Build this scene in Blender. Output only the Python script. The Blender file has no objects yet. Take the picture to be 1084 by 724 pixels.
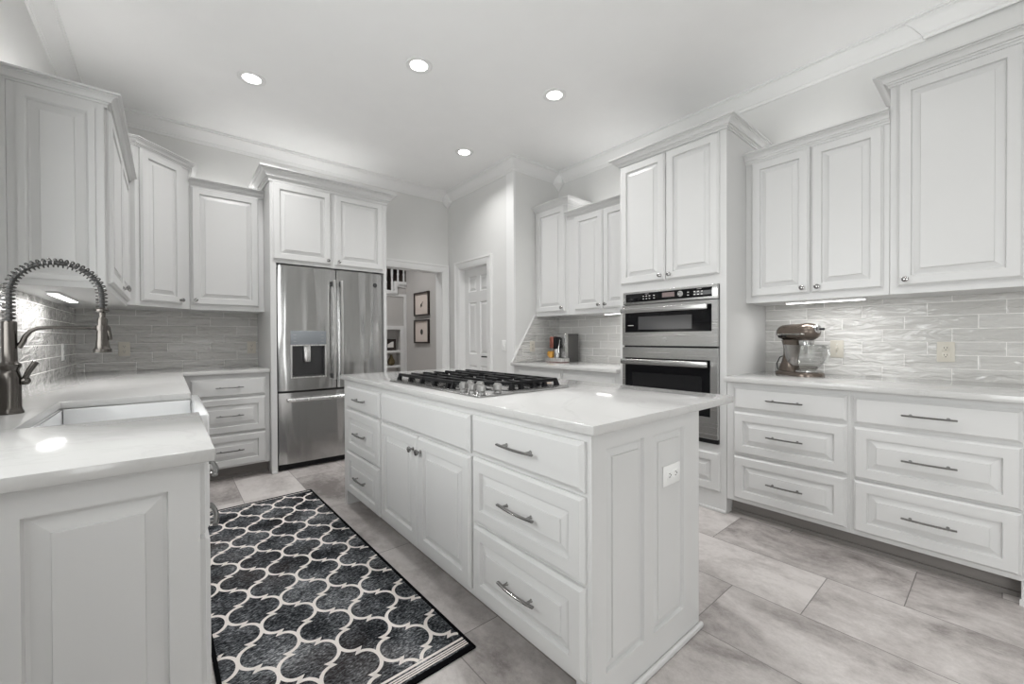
import bpy, bmesh, math, random
from mathutils import Vector, Matrix
random.seed(7)
PI = math.pi
SC = bpy.context.scene
COL = SC.collection

# ------------------------------------------------------------------ camera, world, exposure
cam_data = bpy.data.cameras.new('camera')
cam_data.sensor_fit = 'HORIZONTAL'; cam_data.sensor_width = 36.0
cam_data.lens = 435.37 / 1084 * 36
cam_data.clip_start = 0.02; cam_data.clip_end = 100
cam = bpy.data.objects.new('camera', cam_data); COL.objects.link(cam)
yaw, pitch, roll = 0.6966807, -0.0081129, 0.0038042
c_, s_ = math.cos(yaw), math.sin(yaw)
fw = Vector((s_, c_, 0)); rt = Vector((c_, -s_, 0)); dn = Vector((0, 0, -1))
f2 = fw * math.cos(pitch) - dn * math.sin(pitch); d2 = dn * math.cos(pitch) + fw * math.sin(pitch)
r3 = rt * math.cos(roll) + d2 * math.sin(roll); d3 = d2 * math.cos(roll) - rt * math.sin(roll)
m = Matrix.Identity(4)
for i in range(3):
    m[i][0] = r3[i]; m[i][1] = -d3[i]; m[i][2] = -f2[i]
m[2][3] = 1.17
cam.matrix_world = m
SC.camera = cam

EXPOSURE = 0.05
DAY = 7.5          # sky seen through the windows
CAN = 6.6         # watts of each ceiling can
UPL = 1.05
STRIP = 1.5        # watts of each under cabinet strip
SC.view_settings.view_transform = 'Standard'
SC.view_settings.look = 'None'
SC.view_settings.gamma = 1.0
SC.view_settings.use_curve_mapping = False
SC.view_settings.exposure = EXPOSURE
SC.cycles.max_bounces = 14
SC.cycles.diffuse_bounces = 10
SC.cycles.use_denoising = True
SC.cycles.sample_clamp_indirect = 6
w = bpy.data.worlds.new('world'); SC.world = w; w.use_nodes = True
bg = w.node_tree.nodes['Background']; bg.inputs[0].default_value = (0.985, 0.985, 0.978, 1); bg.inputs[1].default_value = DAY

# main planes of the room (metres; the camera stands at x=0, y=0)
XL, XR, YB, YS, ZC = -0.57, 3.54, 4.74, -3.2, 3.085
XD, XP, YJ = 2.87, 2.845, 3.365        # door wall, pilaster face, jog wall

# ------------------------------------------------------------------ material helpers
def new_mat(name):
    mt = bpy.data.materials.new(name); mt.use_nodes = True
    nt = mt.node_tree; b = nt.nodes['Principled BSDF']
    return mt, nt, b
def N(nt, t, **kw):
    n = nt.nodes.new(t)
    for k, v in kw.items(): setattr(n, k, v)
    return n
def mth(nt, op, a, b=None, c=None):
    n = N(nt, 'ShaderNodeMath', operation=op)
    for i, v in enumerate((a, b, c)):
        if v is None: continue
        if isinstance(v, (int, float)): n.inputs[i].default_value = v
        else: nt.links.new(v, n.inputs[i])
    return n.outputs[0]
def mixc(nt, f, a, b):
    n = N(nt, 'ShaderNodeMix', data_type='RGBA')
    if isinstance(f, (int, float)): n.inputs[0].default_value = f
    else: nt.links.new(f, n.inputs[0])
    for i, v in ((6, a), (7, b)):
        if isinstance(v, tuple): n.inputs[i].default_value = v if len(v) == 4 else v + (1,)
        else: nt.links.new(v, n.inputs[i])
    return n.outputs[2]
def ramp(nt, f, stops):
    n = N(nt, 'ShaderNodeValToRGB'); e = n.color_ramp.elements
    while len(e) < len(stops): e.new(0.5)
    for el, (p, c) in zip(e, stops):
        el.position = p; el.color = c if len(c) == 4 else tuple(c) + (1,)
    nt.links.new(f, n.inputs[0]); return n.outputs[0]
def noise(nt, vec, scale, detail=3, rough=0.5, dist=0.0):
    n = N(nt, 'ShaderNodeTexNoise'); n.inputs['Scale'].default_value = scale
    n.inputs['Detail'].default_value = detail; n.inputs['Roughness'].default_value = rough
    n.inputs['Distortion'].default_value = dist
    if vec is not None: nt.links.new(vec, n.inputs['Vector'])
    return n.outputs[0]
def mapping(nt, scale=(1, 1, 1), rot=(0, 0, 0), src='Object'):
    tc = N(nt, 'ShaderNodeTexCoord'); mp = N(nt, 'ShaderNodeMapping')
    mp.inputs['Scale'].default_value = scale; mp.inputs['Rotation'].default_value = rot
    nt.links.new(tc.outputs[src], mp.inputs['Vector']); return mp.outputs[0]
def bump(nt, b, h, strength, dist=0.01):
    n = N(nt, 'ShaderNodeBump'); n.inputs['Strength'].default_value = strength; n.inputs['Distance'].default_value = dist
    nt.links.new(h, n.inputs['Height']); nt.links.new(n.outputs[0], b.inputs['Normal'])
def plain(name, col, rough=0.5, metal=0.0, var=0.03, scale=6.0, bmp=0.0, bscale=200, spec=0.5, coat=0.0):
    mt, nt, b = new_mat(name)
    v = mapping(nt)
    f = noise(nt, v, scale)
    lo = tuple(max(0, x * (1 - var)) for x in col); hi = tuple(min(1, x * (1 + var)) for x in col)
    nt.links.new(mixc(nt, f, lo, hi), b.inputs['Base Color'])
    b.inputs['Roughness'].default_value = rough; b.inputs['Metallic'].default_value = metal
    b.inputs['Specular IOR Level'].default_value = spec
    b.inputs['Coat Weight'].default_value = coat
    if bmp: bump(nt, b, noise(nt, v, bscale, 2), bmp, 0.001)
    return mt
def emit(name, col, s):
    mt, nt, b = new_mat(name)
    b.inputs['Base Color'].default_value = col + (1,)
    b.inputs['Emission Color'].default_value = col + (1,); b.inputs['Emission Strength'].default_value = s
    return mt
def glassy(name, tint=(1, 1, 1), gloss=0.12, edge=0.5):
    mt = bpy.data.materials.new(name); mt.use_nodes = True; nt = mt.node_tree
    for n in list(nt.nodes): nt.nodes.remove(n)
    out = N(nt, 'ShaderNodeOutputMaterial'); mx = N(nt, 'ShaderNodeMixShader')
    tr = N(nt, 'ShaderNodeBsdfTransparent'); tr.inputs[0].default_value = tint + (1,)
    gl = N(nt, 'ShaderNodeBsdfGlossy'); gl.inputs['Roughness'].default_value = 0.02
    lw = N(nt, 'ShaderNodeLayerWeight'); lw.inputs[0].default_value = 0.5
    f = mth(nt, 'MULTIPLY_ADD', mth(nt, 'POWER', lw.outputs['Facing'], 2.0), edge, gloss * 0.4)
    nt.links.new(f, mx.inputs[0]); nt.links.new(tr.outputs[0], mx.inputs[1]); nt.links.new(gl.outputs[0], mx.inputs[2])
    nt.links.new(mx.outputs[0], out.inputs[0]); return mt
def tile_coords(nt, ua, va, u0, v0, L, H, stag, grout):
    tc = N(nt, 'ShaderNodeTexCoord'); sp = N(nt, 'ShaderNodeSeparateXYZ'); nt.links.new(tc.outputs['Object'], sp.inputs[0])
    U = sp.outputs[ua]; V = sp.outputs[va]
    vv = mth(nt, 'DIVIDE', mth(nt, 'SUBTRACT', V, v0), H)
    row = mth(nt, 'FLOOR', vv)
    uu = mth(nt, 'ADD', mth(nt, 'DIVIDE', mth(nt, 'SUBTRACT', U, u0), L), mth(nt, 'MULTIPLY', row, stag))
    cell = mth(nt, 'FLOOR', uu)
    fu = mth(nt, 'MULTIPLY', mth(nt, 'FRACT', uu), L); fv = mth(nt, 'MULTIPLY', mth(nt, 'FRACT', vv), H)
    du = mth(nt, 'MINIMUM', fu, mth(nt, 'SUBTRACT', L, fu)); dv = mth(nt, 'MINIMUM', fv, mth(nt, 'SUBTRACT', H, fv))
    d = mth(nt, 'MINIMUM', du, dv)
    g = mth(nt, 'LESS_THAN', d, grout / 2)
    cb = N(nt, 'ShaderNodeCombineXYZ'); nt.links.new(cell, cb.inputs[0]); nt.links.new(row, cb.inputs[1])
    wn = N(nt, 'ShaderNodeTexWhiteNoise', noise_dimensions='2D'); nt.links.new(cb.outputs[0], wn.inputs['Vector'])
    return U, V, g, d, wn.outputs['Value'], wn.outputs['Color']

def floor_mat():
    mt, nt, b = new_mat('stone_look_floor_tile')
    # tiles run along y: u = y, v = x
    U, V, g, d, r, rc = tile_coords(nt, 1, 0, 0.546, 2.04, 0.82, 0.4075, 0.3333, 0.004)
    tc = N(nt, 'ShaderNodeTexCoord'); ad = N(nt, 'ShaderNodeVectorMath', operation='MULTIPLY_ADD')
    nt.links.new(rc, ad.inputs[0]); ad.inputs[1].default_value = (9, 9, 9); nt.links.new(tc.outputs['Object'], ad.inputs[2])
    mp = N(nt, 'ShaderNodeMapping'); mp.inputs['Scale'].default_value = (2.2, 1.5, 1); nt.links.new(ad.outputs[0], mp.inputs['Vector'])
    n1 = noise(nt, mp.outputs[0], 1.5, 8, 0.66, 0.5); n2 = noise(nt, mp.outputs[0], 11, 8, 0.85)
    t = mth(nt, 'ADD', mth(nt, 'MULTIPLY', n1, 0.66), mth(nt, 'MULTIPLY', n2, 0.34))
    t = mth(nt, 'ADD', t, mth(nt, 'MULTIPLY', mth(nt, 'SUBTRACT', r, 0.5), 0.17))
    c = ramp(nt, t, [(0.32, (0.17, 0.152, 0.145)), (0.46, (0.41, 0.380, 0.367)), (0.60, (0.60, 0.568, 0.552))])
    c = mixc(nt, g, c, (0.20, 0.185, 0.178))
    nt.links.new(c, b.inputs['Base Color']); b.inputs['Roughness'].default_value = 0.42
    bump(nt, b, mth(nt, 'SUBTRACT', mth(nt, 'MULTIPLY', n2, 0.1), g), 0.35, 0.002)
    return mt
def splash_mat(name, ua, u0, flip=1, wave=.02):
    mt, nt, b = new_mat(name)
    U, V, g, d, r, rc = tile_coords(nt, ua, 2, u0, 0.9055, 0.307, 0.0785, 0.3333 * flip, 0.0035)
    tc = N(nt, 'ShaderNodeTexCoord'); ad = N(nt, 'ShaderNodeVectorMath', operation='MULTIPLY_ADD')
    nt.links.new(rc, ad.inputs[0]); ad.inputs[1].default_value = (5, 5, 5); nt.links.new(tc.outputs['Object'], ad.inputs[2])
    mp = N(nt, 'ShaderNodeMapping'); sc = [5.5, 5.5, 22.0]
    mp.inputs['Scale'].default_value = sc; mp.inputs['Rotation'].default_value = (0.12 if ua == 1 else 0, 0.12 if ua == 0 else 0, 0)
    nt.links.new(ad.outputs[0], mp.inputs['Vector'])
    n1 = noise(nt, mp.outputs[0], 1.0, 2.5, 0.5, 1.1)
    c = mixc(nt, r, (0.47, 0.462, 0.445), (0.57, 0.563, 0.547))
    c = mixc(nt, mth(nt, 'MULTIPLY', n1, 0.35), c, (0.70, 0.695, 0.68))
    c = mixc(nt, g, c, (0.84, 0.83, 0.81))
    nt.links.new(c, b.inputs['Base Color'])
    nt.links.new(mth(nt, 'MULTIPLY_ADD', g, 0.5, 0.05), b.inputs['Roughness'])
    edge = mth(nt, 'MINIMUM', mth(nt, 'MULTIPLY', d, 120), 1.0)
    bump(nt, b, mth(nt, 'ADD', mth(nt, 'MULTIPLY', n1, 1.0), mth(nt, 'MULTIPLY', edge, 0.06)), 0.9, wave)
    return mt
def quartz_mat():
    mt, nt, b = new_mat('white_quartz')
    v = mapping(nt, (1, 1, 1), (0, 0, 0.6))
    n1 = noise(nt, v, 1.7, 7, 0.6, 1.6)
    vein = mth(nt, 'ABSOLUTE', mth(nt, 'SUBTRACT', n1, 0.5))
    vein = ramp(nt, vein, [(0.0, (1, 1, 1)), (0.018, (0, 0, 0))])
    n2 = noise(nt, v, 3.0, 3)
    f = mth(nt, 'MULTIPLY', vein, mth(nt, 'MULTIPLY', n2, 0.34))
    nt.links.new(mixc(nt, f, (0.53, 0.527, 0.519), (0.35, 0.345, 0.336)), b.inputs['Base Color'])
    b.inputs['Roughness'].default_value = 0.11
    return mt
def steel_mat(name, axis, wav=0.0, base=0.58, rough=0.24):
    mt, nt, b = new_mat(name)
    sc = {'z': (160, 160, 1.2), 'x': (1.2, 160, 160), 'y': (160, 1.2, 160)}[axis]
    n1 = noise(nt, mapping(nt, sc), 1.0, 2)
    nt.links.new(mixc(nt, n1, (base * .92,) * 3, (base * 1.06, base * 1.05, base * 1.03)), b.inputs['Base Color'])
    b.inputs['Metallic'].default_value = 1.0
    nt.links.new(mth(nt, 'MULTIPLY_ADD', n1, 0.1, rough - 0.05), b.inputs['Roughness'])
    if wav:
        n2 = noise(nt, mapping(nt, (7.0, 7.0, 0.7)), 1.0, 1.5, 0.4, 0.5)
        bump(nt, b, n2, wav, 0.03)
    return mt
def rug_mat():
    mt, nt, b = new_mat('charcoal_rug_pile')
    v = mapping(nt)
    mp = mapping(nt, (70, 150, 30), (0, 0, -0.5))
    n1 = noise(nt, mp, 1.0, 3, 0.75); n2 = noise(nt, v, 4.2, 4, 0.6); n3 = noise(nt, v, 2.3, 3, 0.5); n4 = noise(nt, v, 90, 2)
    t = mth(nt, 'ADD', mth(nt, 'MULTIPLY', n1, 0.62), mth(nt, 'ADD', mth(nt, 'MULTIPLY', n2, 0.45), mth(nt, 'MULTIPLY', n4, 0.12)))
    c = ramp(nt, t, [(0.47, (0.005, 0.005, 0.006)), (0.56, (0.030, 0.032, 0.036)), (0.65, (0.125, 0.132, 0.142)), (0.75, (0.42, 0.43, 0.44))])
    br = ramp(nt, n3, [(0.52, (0, 0, 0)), (0.68, (1, 1, 1))])
    warm = mixc(nt, 0.55, c, (0.060, 0.045, 0.040))
    nt.links.new(mixc(nt, mth(nt, 'MULTIPLY', br, 0.75), c, warm), b.inputs['Base Color'])
    b.inputs['Roughness'].default_value = 0.95; b.inputs['Specular IOR Level'].default_value = 0.05
    bump(nt, b, n4, 0.4, 0.002)
    return mt

M = {}
M['cab'] = plain('white_cabinet_paint', (0.60, 0.60, 0.596), 0.34, var=0.012)
M['trim'] = plain('white_trim_paint', (0.74, 0.74, 0.735), 0.4, var=0.012)
M['wall'] = plain('pale_grey_wall_paint', (0.66, 0.66, 0.65), 0.7, var=0.02, bmp=0.06)
M['hallwall'] = plain('warm_grey_wall_paint', (0.50, 0.485, 0.47), 0.7, var=0.02, bmp=0.06)
M['ceil'] = plain('ceiling_paint', (0.84, 0.84, 0.835), 0.8, var=0.02, bmp=0.06)
M['door'] = plain('white_door_paint', (0.70, 0.70, 0.695), 0.4, var=0.012)
M['floor'] = floor_mat()
M['splash_y'] = splash_mat('wavy_glazed_tile_along_y', 1, 0.194, 1)
M['splash_x'] = splash_mat('wavy_glazed_tile_along_x', 0, 0.10, -1, .04)
M['quartz'] = quartz_mat()
M['steel_v'] = steel_mat('brushed_steel_wavy', 'z', wav=0.6, base=0.46, rough=0.17)
M['steel'] = steel_mat('brushed_steel', 'y', base=0.42)
M['steel_x'] = steel_mat('brushed_steel_crosswise', 'x', base=0.50, rough=0.26)
M['steel_h'] = steel_mat('satin_steel_handle', 'z', base=0.78, rough=0.28)
M['chrome'] = plain('polished_chrome', (0.62, 0.62, 0.62), 0.12, 1.0)
M['satin'] = plain('satin_silver_knob', (0.42, 0.415, 0.41), 0.34, 0.9)
M['pull'] = plain('dark_polished_nickel', (0.30, 0.296, 0.29), 0.14, 1.0)
M['knob'] = plain('polished_nickel', (0.34, 0.335, 0.33), 0.10, 1.0)
M['faucet'] = plain('brushed_gunmetal_nickel', (0.115, 0.106, 0.098), 0.24, 1.0, var=0.06)
M['spring'] = plain('dark_spring_steel', (0.11, 0.107, 0.104), 0.32, 1.0)
M['hose'] = plain('dark_rubber_hose', (0.05, 0.05, 0.05), 0.5)
M['blackglass'] = plain('black_glass', (0.004, 0.004, 0.005), 0.04, spec=0.3)
M['black'] = plain('black_plastic', (0.010, 0.010, 0.011), 0.45, spec=0.2)
M['iron'] = plain('matt_cast_iron', (0.009, 0.009, 0.010), 0.45, var=0.2, scale=60, spec=0.22)
M['dark'] = plain('dark_metal_shell', (0.06, 0.06, 0.062), 0.5)
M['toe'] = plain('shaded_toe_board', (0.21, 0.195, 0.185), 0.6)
M['porcelain'] = plain('white_fireclay', (0.70, 0.705, 0.71), 0.12)
M['ivory'] = plain('ivory_plastic', (0.58, 0.55, 0.485), 0.35)
M['whiteplastic'] = plain('white_plastic', (0.78, 0.78, 0.77), 0.3)
M['slot'] = plain('outlet_slot_black', (0.02, 0.02, 0.02), 0.6)
M['rug'] = rug_mat()
M['rugline'] = plain('cream_rug_line', (0.80, 0.75, 0.715), 0.9, var=0.10, scale=150)
M['rugedge'] = plain('black_rug_binding', (0.004, 0.004, 0.005), 0.9, spec=0.05)
M['glass'] = glassy('clear_glass', (.97, .975, .97), 0.3, 0.9)
M['pane'] = glassy('window_glass', (0.97, 0.98, 0.98), 0.1)
M['lens'] = emit('glowing_lamp_lens', (1.0, 0.985, 0.96), 9.0)
M['strip'] = emit('glowing_strip_lens', (1.0, 0.985, 0.96), 6.0)
M['mixer'] = plain('cocoa_silver_enamel', (0.145, 0.118, 0.099), 0.2, 0.65, var=0.05)
M['display'] = plain('dim_display', (0.20, 0.155, 0.15), 0.3)
M['panelprint'] = plain('grey_panel_print', (0.42, 0.42, 0.43), 0.5)
M['ovenglass'] = plain('oven_window_glass', (0.012, 0.012, 0.013), 0.05, spec=0.3)
M['ovenin'] = plain('grey_oven_window_screen', (0.075, 0.075, 0.077), 0.1)
M['dispgrey'] = plain('dispenser_grey', (0.07, 0.07, 0.072), 0.3, 0.5)
M['disppanel'] = plain('dispenser_panel', (0.26, 0.28, 0.30), 0.35, 0.3)
M['copper'] = plain('copper_red_metal', (0.30, 0.115, 0.09), 0.25, 0.7)
M['machine'] = plain('graphite_machine_shell', (0.11, 0.108, 0.105), 0.32, 0.5)
M['amber'] = plain('amber_glaze', (0.52, 0.27, 0.05), 0.25, var=0.85, scale=70)
M['frame'] = plain('dark_brown_frame', (0.030, 0.020, 0.017), 0.4)
M['mat'] = plain('blush_paper_mat', (0.66, 0.58, 0.53), 0.8)
M['ink'] = plain('dark_ink', (0.05, 0.045, 0.04), 0.8)
M['photo'] = plain('white_photo_paper', (0.72, 0.70, 0.68), 0.6)
M['bronze'] = plain('dark_bronze_glaze', (0.11, 0.085, 0.04), 0.3, 0.5, var=0.4, scale=40)
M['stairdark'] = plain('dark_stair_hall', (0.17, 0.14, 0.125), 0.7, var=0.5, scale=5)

# ------------------------------------------------------------------ mesh builder
def ident(u, v, n): return (u, -n, v)
class MB:
    def __init__(s): s.v = []; s.f = []; s.mi = []
    def add(s, vs, fs, mi=0):
        o = len(s.v); s.v += [tuple(p) for p in vs]
        for f in fs: s.f.append([i + o for i in f]); s.mi.append(mi)
    def box(s, x0, x1, y0, y1, z0, z1, mi=0):
        vs = [(x, y, z) for z in (z0, z1) for y in (y0, y1) for x in (x0, x1)]
        s.add(vs, [(0, 1, 3, 2), (4, 6, 7, 5), (0, 4, 5, 1), (1, 5, 7, 3), (3, 7, 6, 2), (2, 6, 4, 0)], mi)
    def cbox(s, x0, x1, y0, y1, z0, z1, r=0.004, seg=2, mi=0, xf=None):
        bm = bmesh.new(); bmesh.ops.create_cube(bm, size=1.0)
        for q in bm.verts:
            q.co = Vector(((x0 + x1) / 2 + q.co.x * (x1 - x0), (y0 + y1) / 2 + q.co.y * (y1 - y0), (z0 + z1) / 2 + q.co.z * (z1 - z0)))
        r = min(r, abs(x1 - x0) * .49, abs(y1 - y0) * .49, abs(z1 - z0) * .49)
        bmesh.ops.bevel(bm, geom=list(bm.edges), offset=r, segments=seg, profile=0.5, affect='EDGES')
        bm.verts.index_update()
        vs = [tuple(q.co) for q in bm.verts]
        if xf: vs = [xf(*p) for p in vs]
        s.add(vs, [[q.index for q in f.verts] for f in bm.faces], mi); bm.free()
    def rings(s, x0, x1, z0, z1, rr, tf=ident, mi=0):
        """concentric rectangles (inset, height) -> panel with a stepped or raised profile"""
        vs = []
        for ins, h in rr:
            for (u, v) in ((x0 + ins, z0 + ins), (x1 - ins, z0 + ins), (x1 - ins, z1 - ins), (x0 + ins, z1 - ins)):
                vs.append(tf(u, v, h))
        fs = [(3, 2, 1, 0)]
        for k in range(len(rr) - 1):
            for i in range(4):
                j = (i + 1) % 4
                fs.append((k * 4 + i, k * 4 + j, k * 4 + 4 + j, k * 4 + 4 + i))
        e = (len(rr) - 1) * 4; fs.append((e, e + 1, e + 2, e + 3))
        s.add(vs, fs, mi)
    def tube(s, pts, r, n=8, mi=0, caps=True, flat=None):
        pts = [Vector(p) for p in pts]; rr = r if isinstance(r, (list, tuple)) else [r] * len(pts)
        up = Vector((0, 0, 1)); t0 = (pts[1] - pts[0]).normalized()
        if abs(t0.dot(up)) > 0.95: up = Vector((1, 0, 0))
        a = t0.cross(up).normalized(); vs = []
        for i, p in enumerate(pts):
            if i == 0: t = pts[1] - pts[0]
            elif i == len(pts) - 1: t = pts[-1] - pts[-2]
            else: t = pts[i + 1] - pts[i - 1]
            t.normalize(); a = (a - t * a.dot(t))
            if a.length < 1e-6: a = t.orthogonal()
            a.normalize(); b = t.cross(a)
            for k in range(n):
                g = 2 * PI * k / n + PI / n
                ca, sb = math.cos(g), math.sin(g)
                if flat: sb *= flat
                vs.append(p + (a * ca + b * sb) * rr[i])
        fs = []
        for i in range(len(pts) - 1):
            for k in range(n):
                j = (k + 1) % n
                fs.append((i * n + k, i * n + j, i * n + n + j, i * n + n + k))
        if caps:
            fs.append(tuple(range(n))); e = (len(pts) - 1) * n; fs.append(tuple(range(e, e + n)))
        s.add(vs, fs, mi)
    def lathe(s, prof, o=(0, 0, 0), axis='z', n=24, mi=0, sx=1.0, sy=1.0, xf=None):
        """prof: (radius, height) along the axis"""
        vs = []
        for r, h in prof:
            for k in range(n):
                g = 2 * PI * k / n; a, b = r * math.cos(g) * sx, r * math.sin(g) * sy
                p = {'z': (a, b, h), 'x': (h, a, b), 'y': (a, h, b)}[axis]
                p = (p[0] + o[0], p[1] + o[1], p[2] + o[2])
                vs.append(xf(*p) if xf else p)
        fs = []
        for i in range(len(prof) - 1):
            for k in range(n):
                j = (k + 1) % n; fs.append((i * n + k, i * n + j, i * n + n + j, i * n + n + k))
        fs.append(tuple(range(n))); e = (len(prof) - 1) * n; fs.append(tuple(range(e, e + n)))
        s.add(vs, fs, mi)
    def sweep(s, path, prof, tf=lambda a, b, h: (a, b, h), mi=0, segs=None, closed=False):
        """profile (out, height) swept along a 2D path with mitred corners; out lies on the right of travel"""
        n = len(path); nor = []
        P = [Vector(p) for p in path]
        ns = n if closed else n - 1
        for i in range(ns):
            d = (P[(i + 1) % n] - P[i]).normalized(); nor.append(Vector((d.y, -d.x)))
        mv = []
        for i in range(n):
            if not closed and i == 0: mv.append(nor[0])
            elif not closed and i == n - 1: mv.append(nor[-1])
            else:
                a, b = nor[i - 1], nor[i % ns]; mv.append((a + b) / (1 + a.dot(b)))
        k = len(prof)
        for i in (segs if segs is not None else range(ns)):
            vs = []
            for q in (i, (i + 1) % n):
                for o, h in prof:
                    w_ = P[q] + mv[q] * o; vs.append(tf(w_.x, w_.y, h))
            fs = [(j, (j + 1) % k, k + (j + 1) % k, k + j) for j in range(k)]
            fs.append(tuple(range(k))); fs.append(tuple(range(k, 2 * k)))
            s.add(vs, fs, mi)
    def poly(s, pts, h0, h1, tf=lambda a, b, h: (a, b, h), mi=0):
        k = len(pts); vs = [tf(a, b, h0) for a, b in pts] + [tf(a, b, h1) for a, b in pts]
        fs = [tuple(range(k))[::-1], tuple(range(k, 2 * k))] + [(j, (j + 1) % k, k + (j + 1) % k, k + j) for j in range(k)]
        s.add(vs, fs, mi)
    def cells(s, xs, ys, mask, z0, z1, mi=0):
        """slab over a grid of cells; only the outer faces"""
        def on(i, j): return 0 <= i < len(xs) - 1 and 0 <= j < len(ys) - 1 and mask(i, j)
        for i in range(len(xs) - 1):
            for j in range(len(ys) - 1):
                if not on(i, j): continue
                a, b, c, d = xs[i], xs[i + 1], ys[j], ys[j + 1]
                s.add([(a, c, z1), (b, c, z1), (b, d, z1), (a, d, z1)], [(0, 1, 2, 3)], mi)
                s.add([(a, c, z0), (b, c, z0), (b, d, z0), (a, d, z0)], [(3, 2, 1, 0)], mi)
                for (di, dj, p, q) in ((-1, 0, (a, d), (a, c)), (1, 0, (b, c), (b, d)), (0, -1, (a, c), (b, c)), (0, 1, (b, d), (a, d))):
                    if not on(i + di, j + dj):
                        s.add([(p[0], p[1], z0), (q[0], q[1], z0), (q[0], q[1], z1), (p[0], p[1], z1)], [(0, 1, 2, 3)], mi)
    def build(s, name, mats, parent=None, smooth=35, weld=True, recalc=True, bevel=0):
        me = bpy.data.meshes.new(name); me.from_pydata(s.v, [], s.f)
        mats = mats if isinstance(mats, (list, tuple)) else [mats]
        for q in mats: me.materials.append(M[q])
        me.polygons.foreach_set('material_index', s.mi)
        bm = bmesh.new(); bm.from_mesh(me)
        if weld: bmesh.ops.remove_doubles(bm, verts=bm.verts, dist=1e-5)
        if bevel:
            ed = [e for e in bm.edges if len(e.link_faces) == 2 and e.calc_face_angle(0) > 0.6]
            bmesh.ops.bevel(bm, geom=ed, offset=bevel, segments=2, profile=0.5, affect='EDGES')
        if recalc: bmesh.ops.recalc_face_normals(bm, faces=bm.faces)
        bm.to_mesh(me); bm.free()
        if smooth:
            me.polygons.foreach_set('use_smooth', [True] * len(me.polygons)); me.set_sharp_from_angle(angle=math.radians(smooth))
        o = bpy.data.objects.new(name, me); COL.objects.link(o)
        if parent: o.parent = parent
        return o

def thing(name, label, cat, loc=(0, 0, 0), rz=0, group=None):
    o = bpy.data.objects.new(name, None); COL.objects.link(o); o.empty_display_size = 0.1
    o.location = loc; o.rotation_euler = (0, 0, rz)
    o['label'] = label; o['category'] = cat
    if group: o['group'] = group
    return o
def tag(o, label, cat, group=None):
    o['label'] = label; o['category'] = cat
    if group: o['group'] = group
    return o
def struct(name, mb, mat, **kw):
    o = mb.build(name, mat, **kw); o['kind'] = 'structure'; return o
def dup(root, loc=None, rz=None, label=None, group=None):
    r = root.copy(); COL.objects.link(r)
    if loc is not None: r.location = loc
    if rz is not None: r.rotation_euler = (0, 0, rz)
    if label: r['label'] = label
    if group: r['group'] = group
    def rec(a, b):
        for ch in list(a.children):
            c = ch.copy(); COL.objects.link(c); c.parent = b; rec(ch, c)
    rec(root, r); return r

# ------------------------------------------------------------------ room shell
b = MB(); b.box(XL - .15, 4.2, YS - .15, 7.2, -0.1, 0.0); struct('floor', b, 'floor')
b = MB(); b.box(XL - .15, 4.2, YS - .15, 7.2, ZC, ZC + .1); struct('ceiling', b, 'ceil')
VY0, VY1, VZ0, VZ1 = -2.3, -0.9, 0.20, 2.20        # unseen breakfast window behind the camera, added for its daylight
WY0, WY1, WZ0, WZ1 = 0.70, 2.20, 1.08, 2.36       # window over the sink, outside the frame, added and sized for daylight
b = MB()
b.box(XL - .14, XL, YS, VY0, 0, ZC); b.box(XL - .14, XL, VY1, WY0, 0, ZC); b.box(XL - .14, XL, VY0, VY1, 0, VZ0); b.box(XL - .14, XL, VY0, VY1, VZ1, ZC); b.box(XL - .14, XL, WY1, YB + .14, 0, ZC)
b.box(XL - .14, XL, WY0, WY1, 0, WZ0); b.box(XL - .14, XL, WY0, WY1, WZ1, ZC)
struct('wall_left', b, 'wall')
OX0, OX1, OZ = 1.88, 2.775, 2.055                 # cased opening to the hall
b = MB()
b.box(XL, OX0, YB, YB + .14, 0, ZC); b.box(OX1, XD + .12, YB, YB + .14, 0, ZC); b.box(OX0, OX1, YB, YB + .14, OZ, ZC)
struct('wall_back', b, 'wall')
DY0, DY1, DZ = 3.862, 4.475, 2.065                # passage door
b = MB()
b.box(XD, XD + .12, YJ + .12, DY0, 0, ZC); b.box(XD, XD + .12, DY1, YB, 0, ZC); b.box(XD, XD + .12, DY0, DY1, DZ, ZC)
struct('wall_door', b, 'wall')
b = MB(); b.box(XD, XR + .14, YJ, YJ + .12, 0, ZC); struct('wall_jog', b, 'wall')
b = MB(); b.box(XP, XD, YJ, YJ + .125, 0, ZC); struct('trim_pilaster', b, 'trim')
b = MB(); b.box(XR, XR + .14, YS, YJ, 0, ZC); struct('wall_right', b, 'wall')
# wall behind the camera; its unseen window is added to let daylight in
PX0, PX1, PZ0, PZ1 = 0.0, 0.62, 0.25, 2.1
b = MB()
b.box(XL, PX0, YS - .14, YS, 0, ZC); b.box(PX1, XR, YS - .14, YS, 0, ZC)
b.box(PX0, PX1, YS - .14, YS, 0, PZ0); b.box(PX0, PX1, YS - .14, YS, PZ1, ZC)
struct('wall_front', b, 'wall')
def portal(loc, rot, sx, sy):
    l = bpy.data.lights.new('added_window_daylight', 'AREA'); l.shape = 'RECTANGLE'; l.size = sx; l.size_y = sy
    l.cycles.is_portal = True
    o = bpy.data.objects.new('added_window_daylight', l); COL.objects.link(o); o.location = loc; o.rotation_euler = rot
portal((XL - .1, (WY0 + WY1) / 2, (WZ0 + WZ1) / 2), (0, -PI / 2, 0), WZ1 - WZ0, WY1 - WY0)
portal((XL - .1, (VY0 + VY1) / 2, (VZ0 + VZ1) / 2), (0, -PI / 2, 0), VZ1 - VZ0, VY1 - VY0)
portal(((PX0 + PX1) / 2, YS - .1, (PZ0 + PZ1) / 2), (PI / 2, 0, 0), PX1 - PX0, PZ1 - PZ0)
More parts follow.
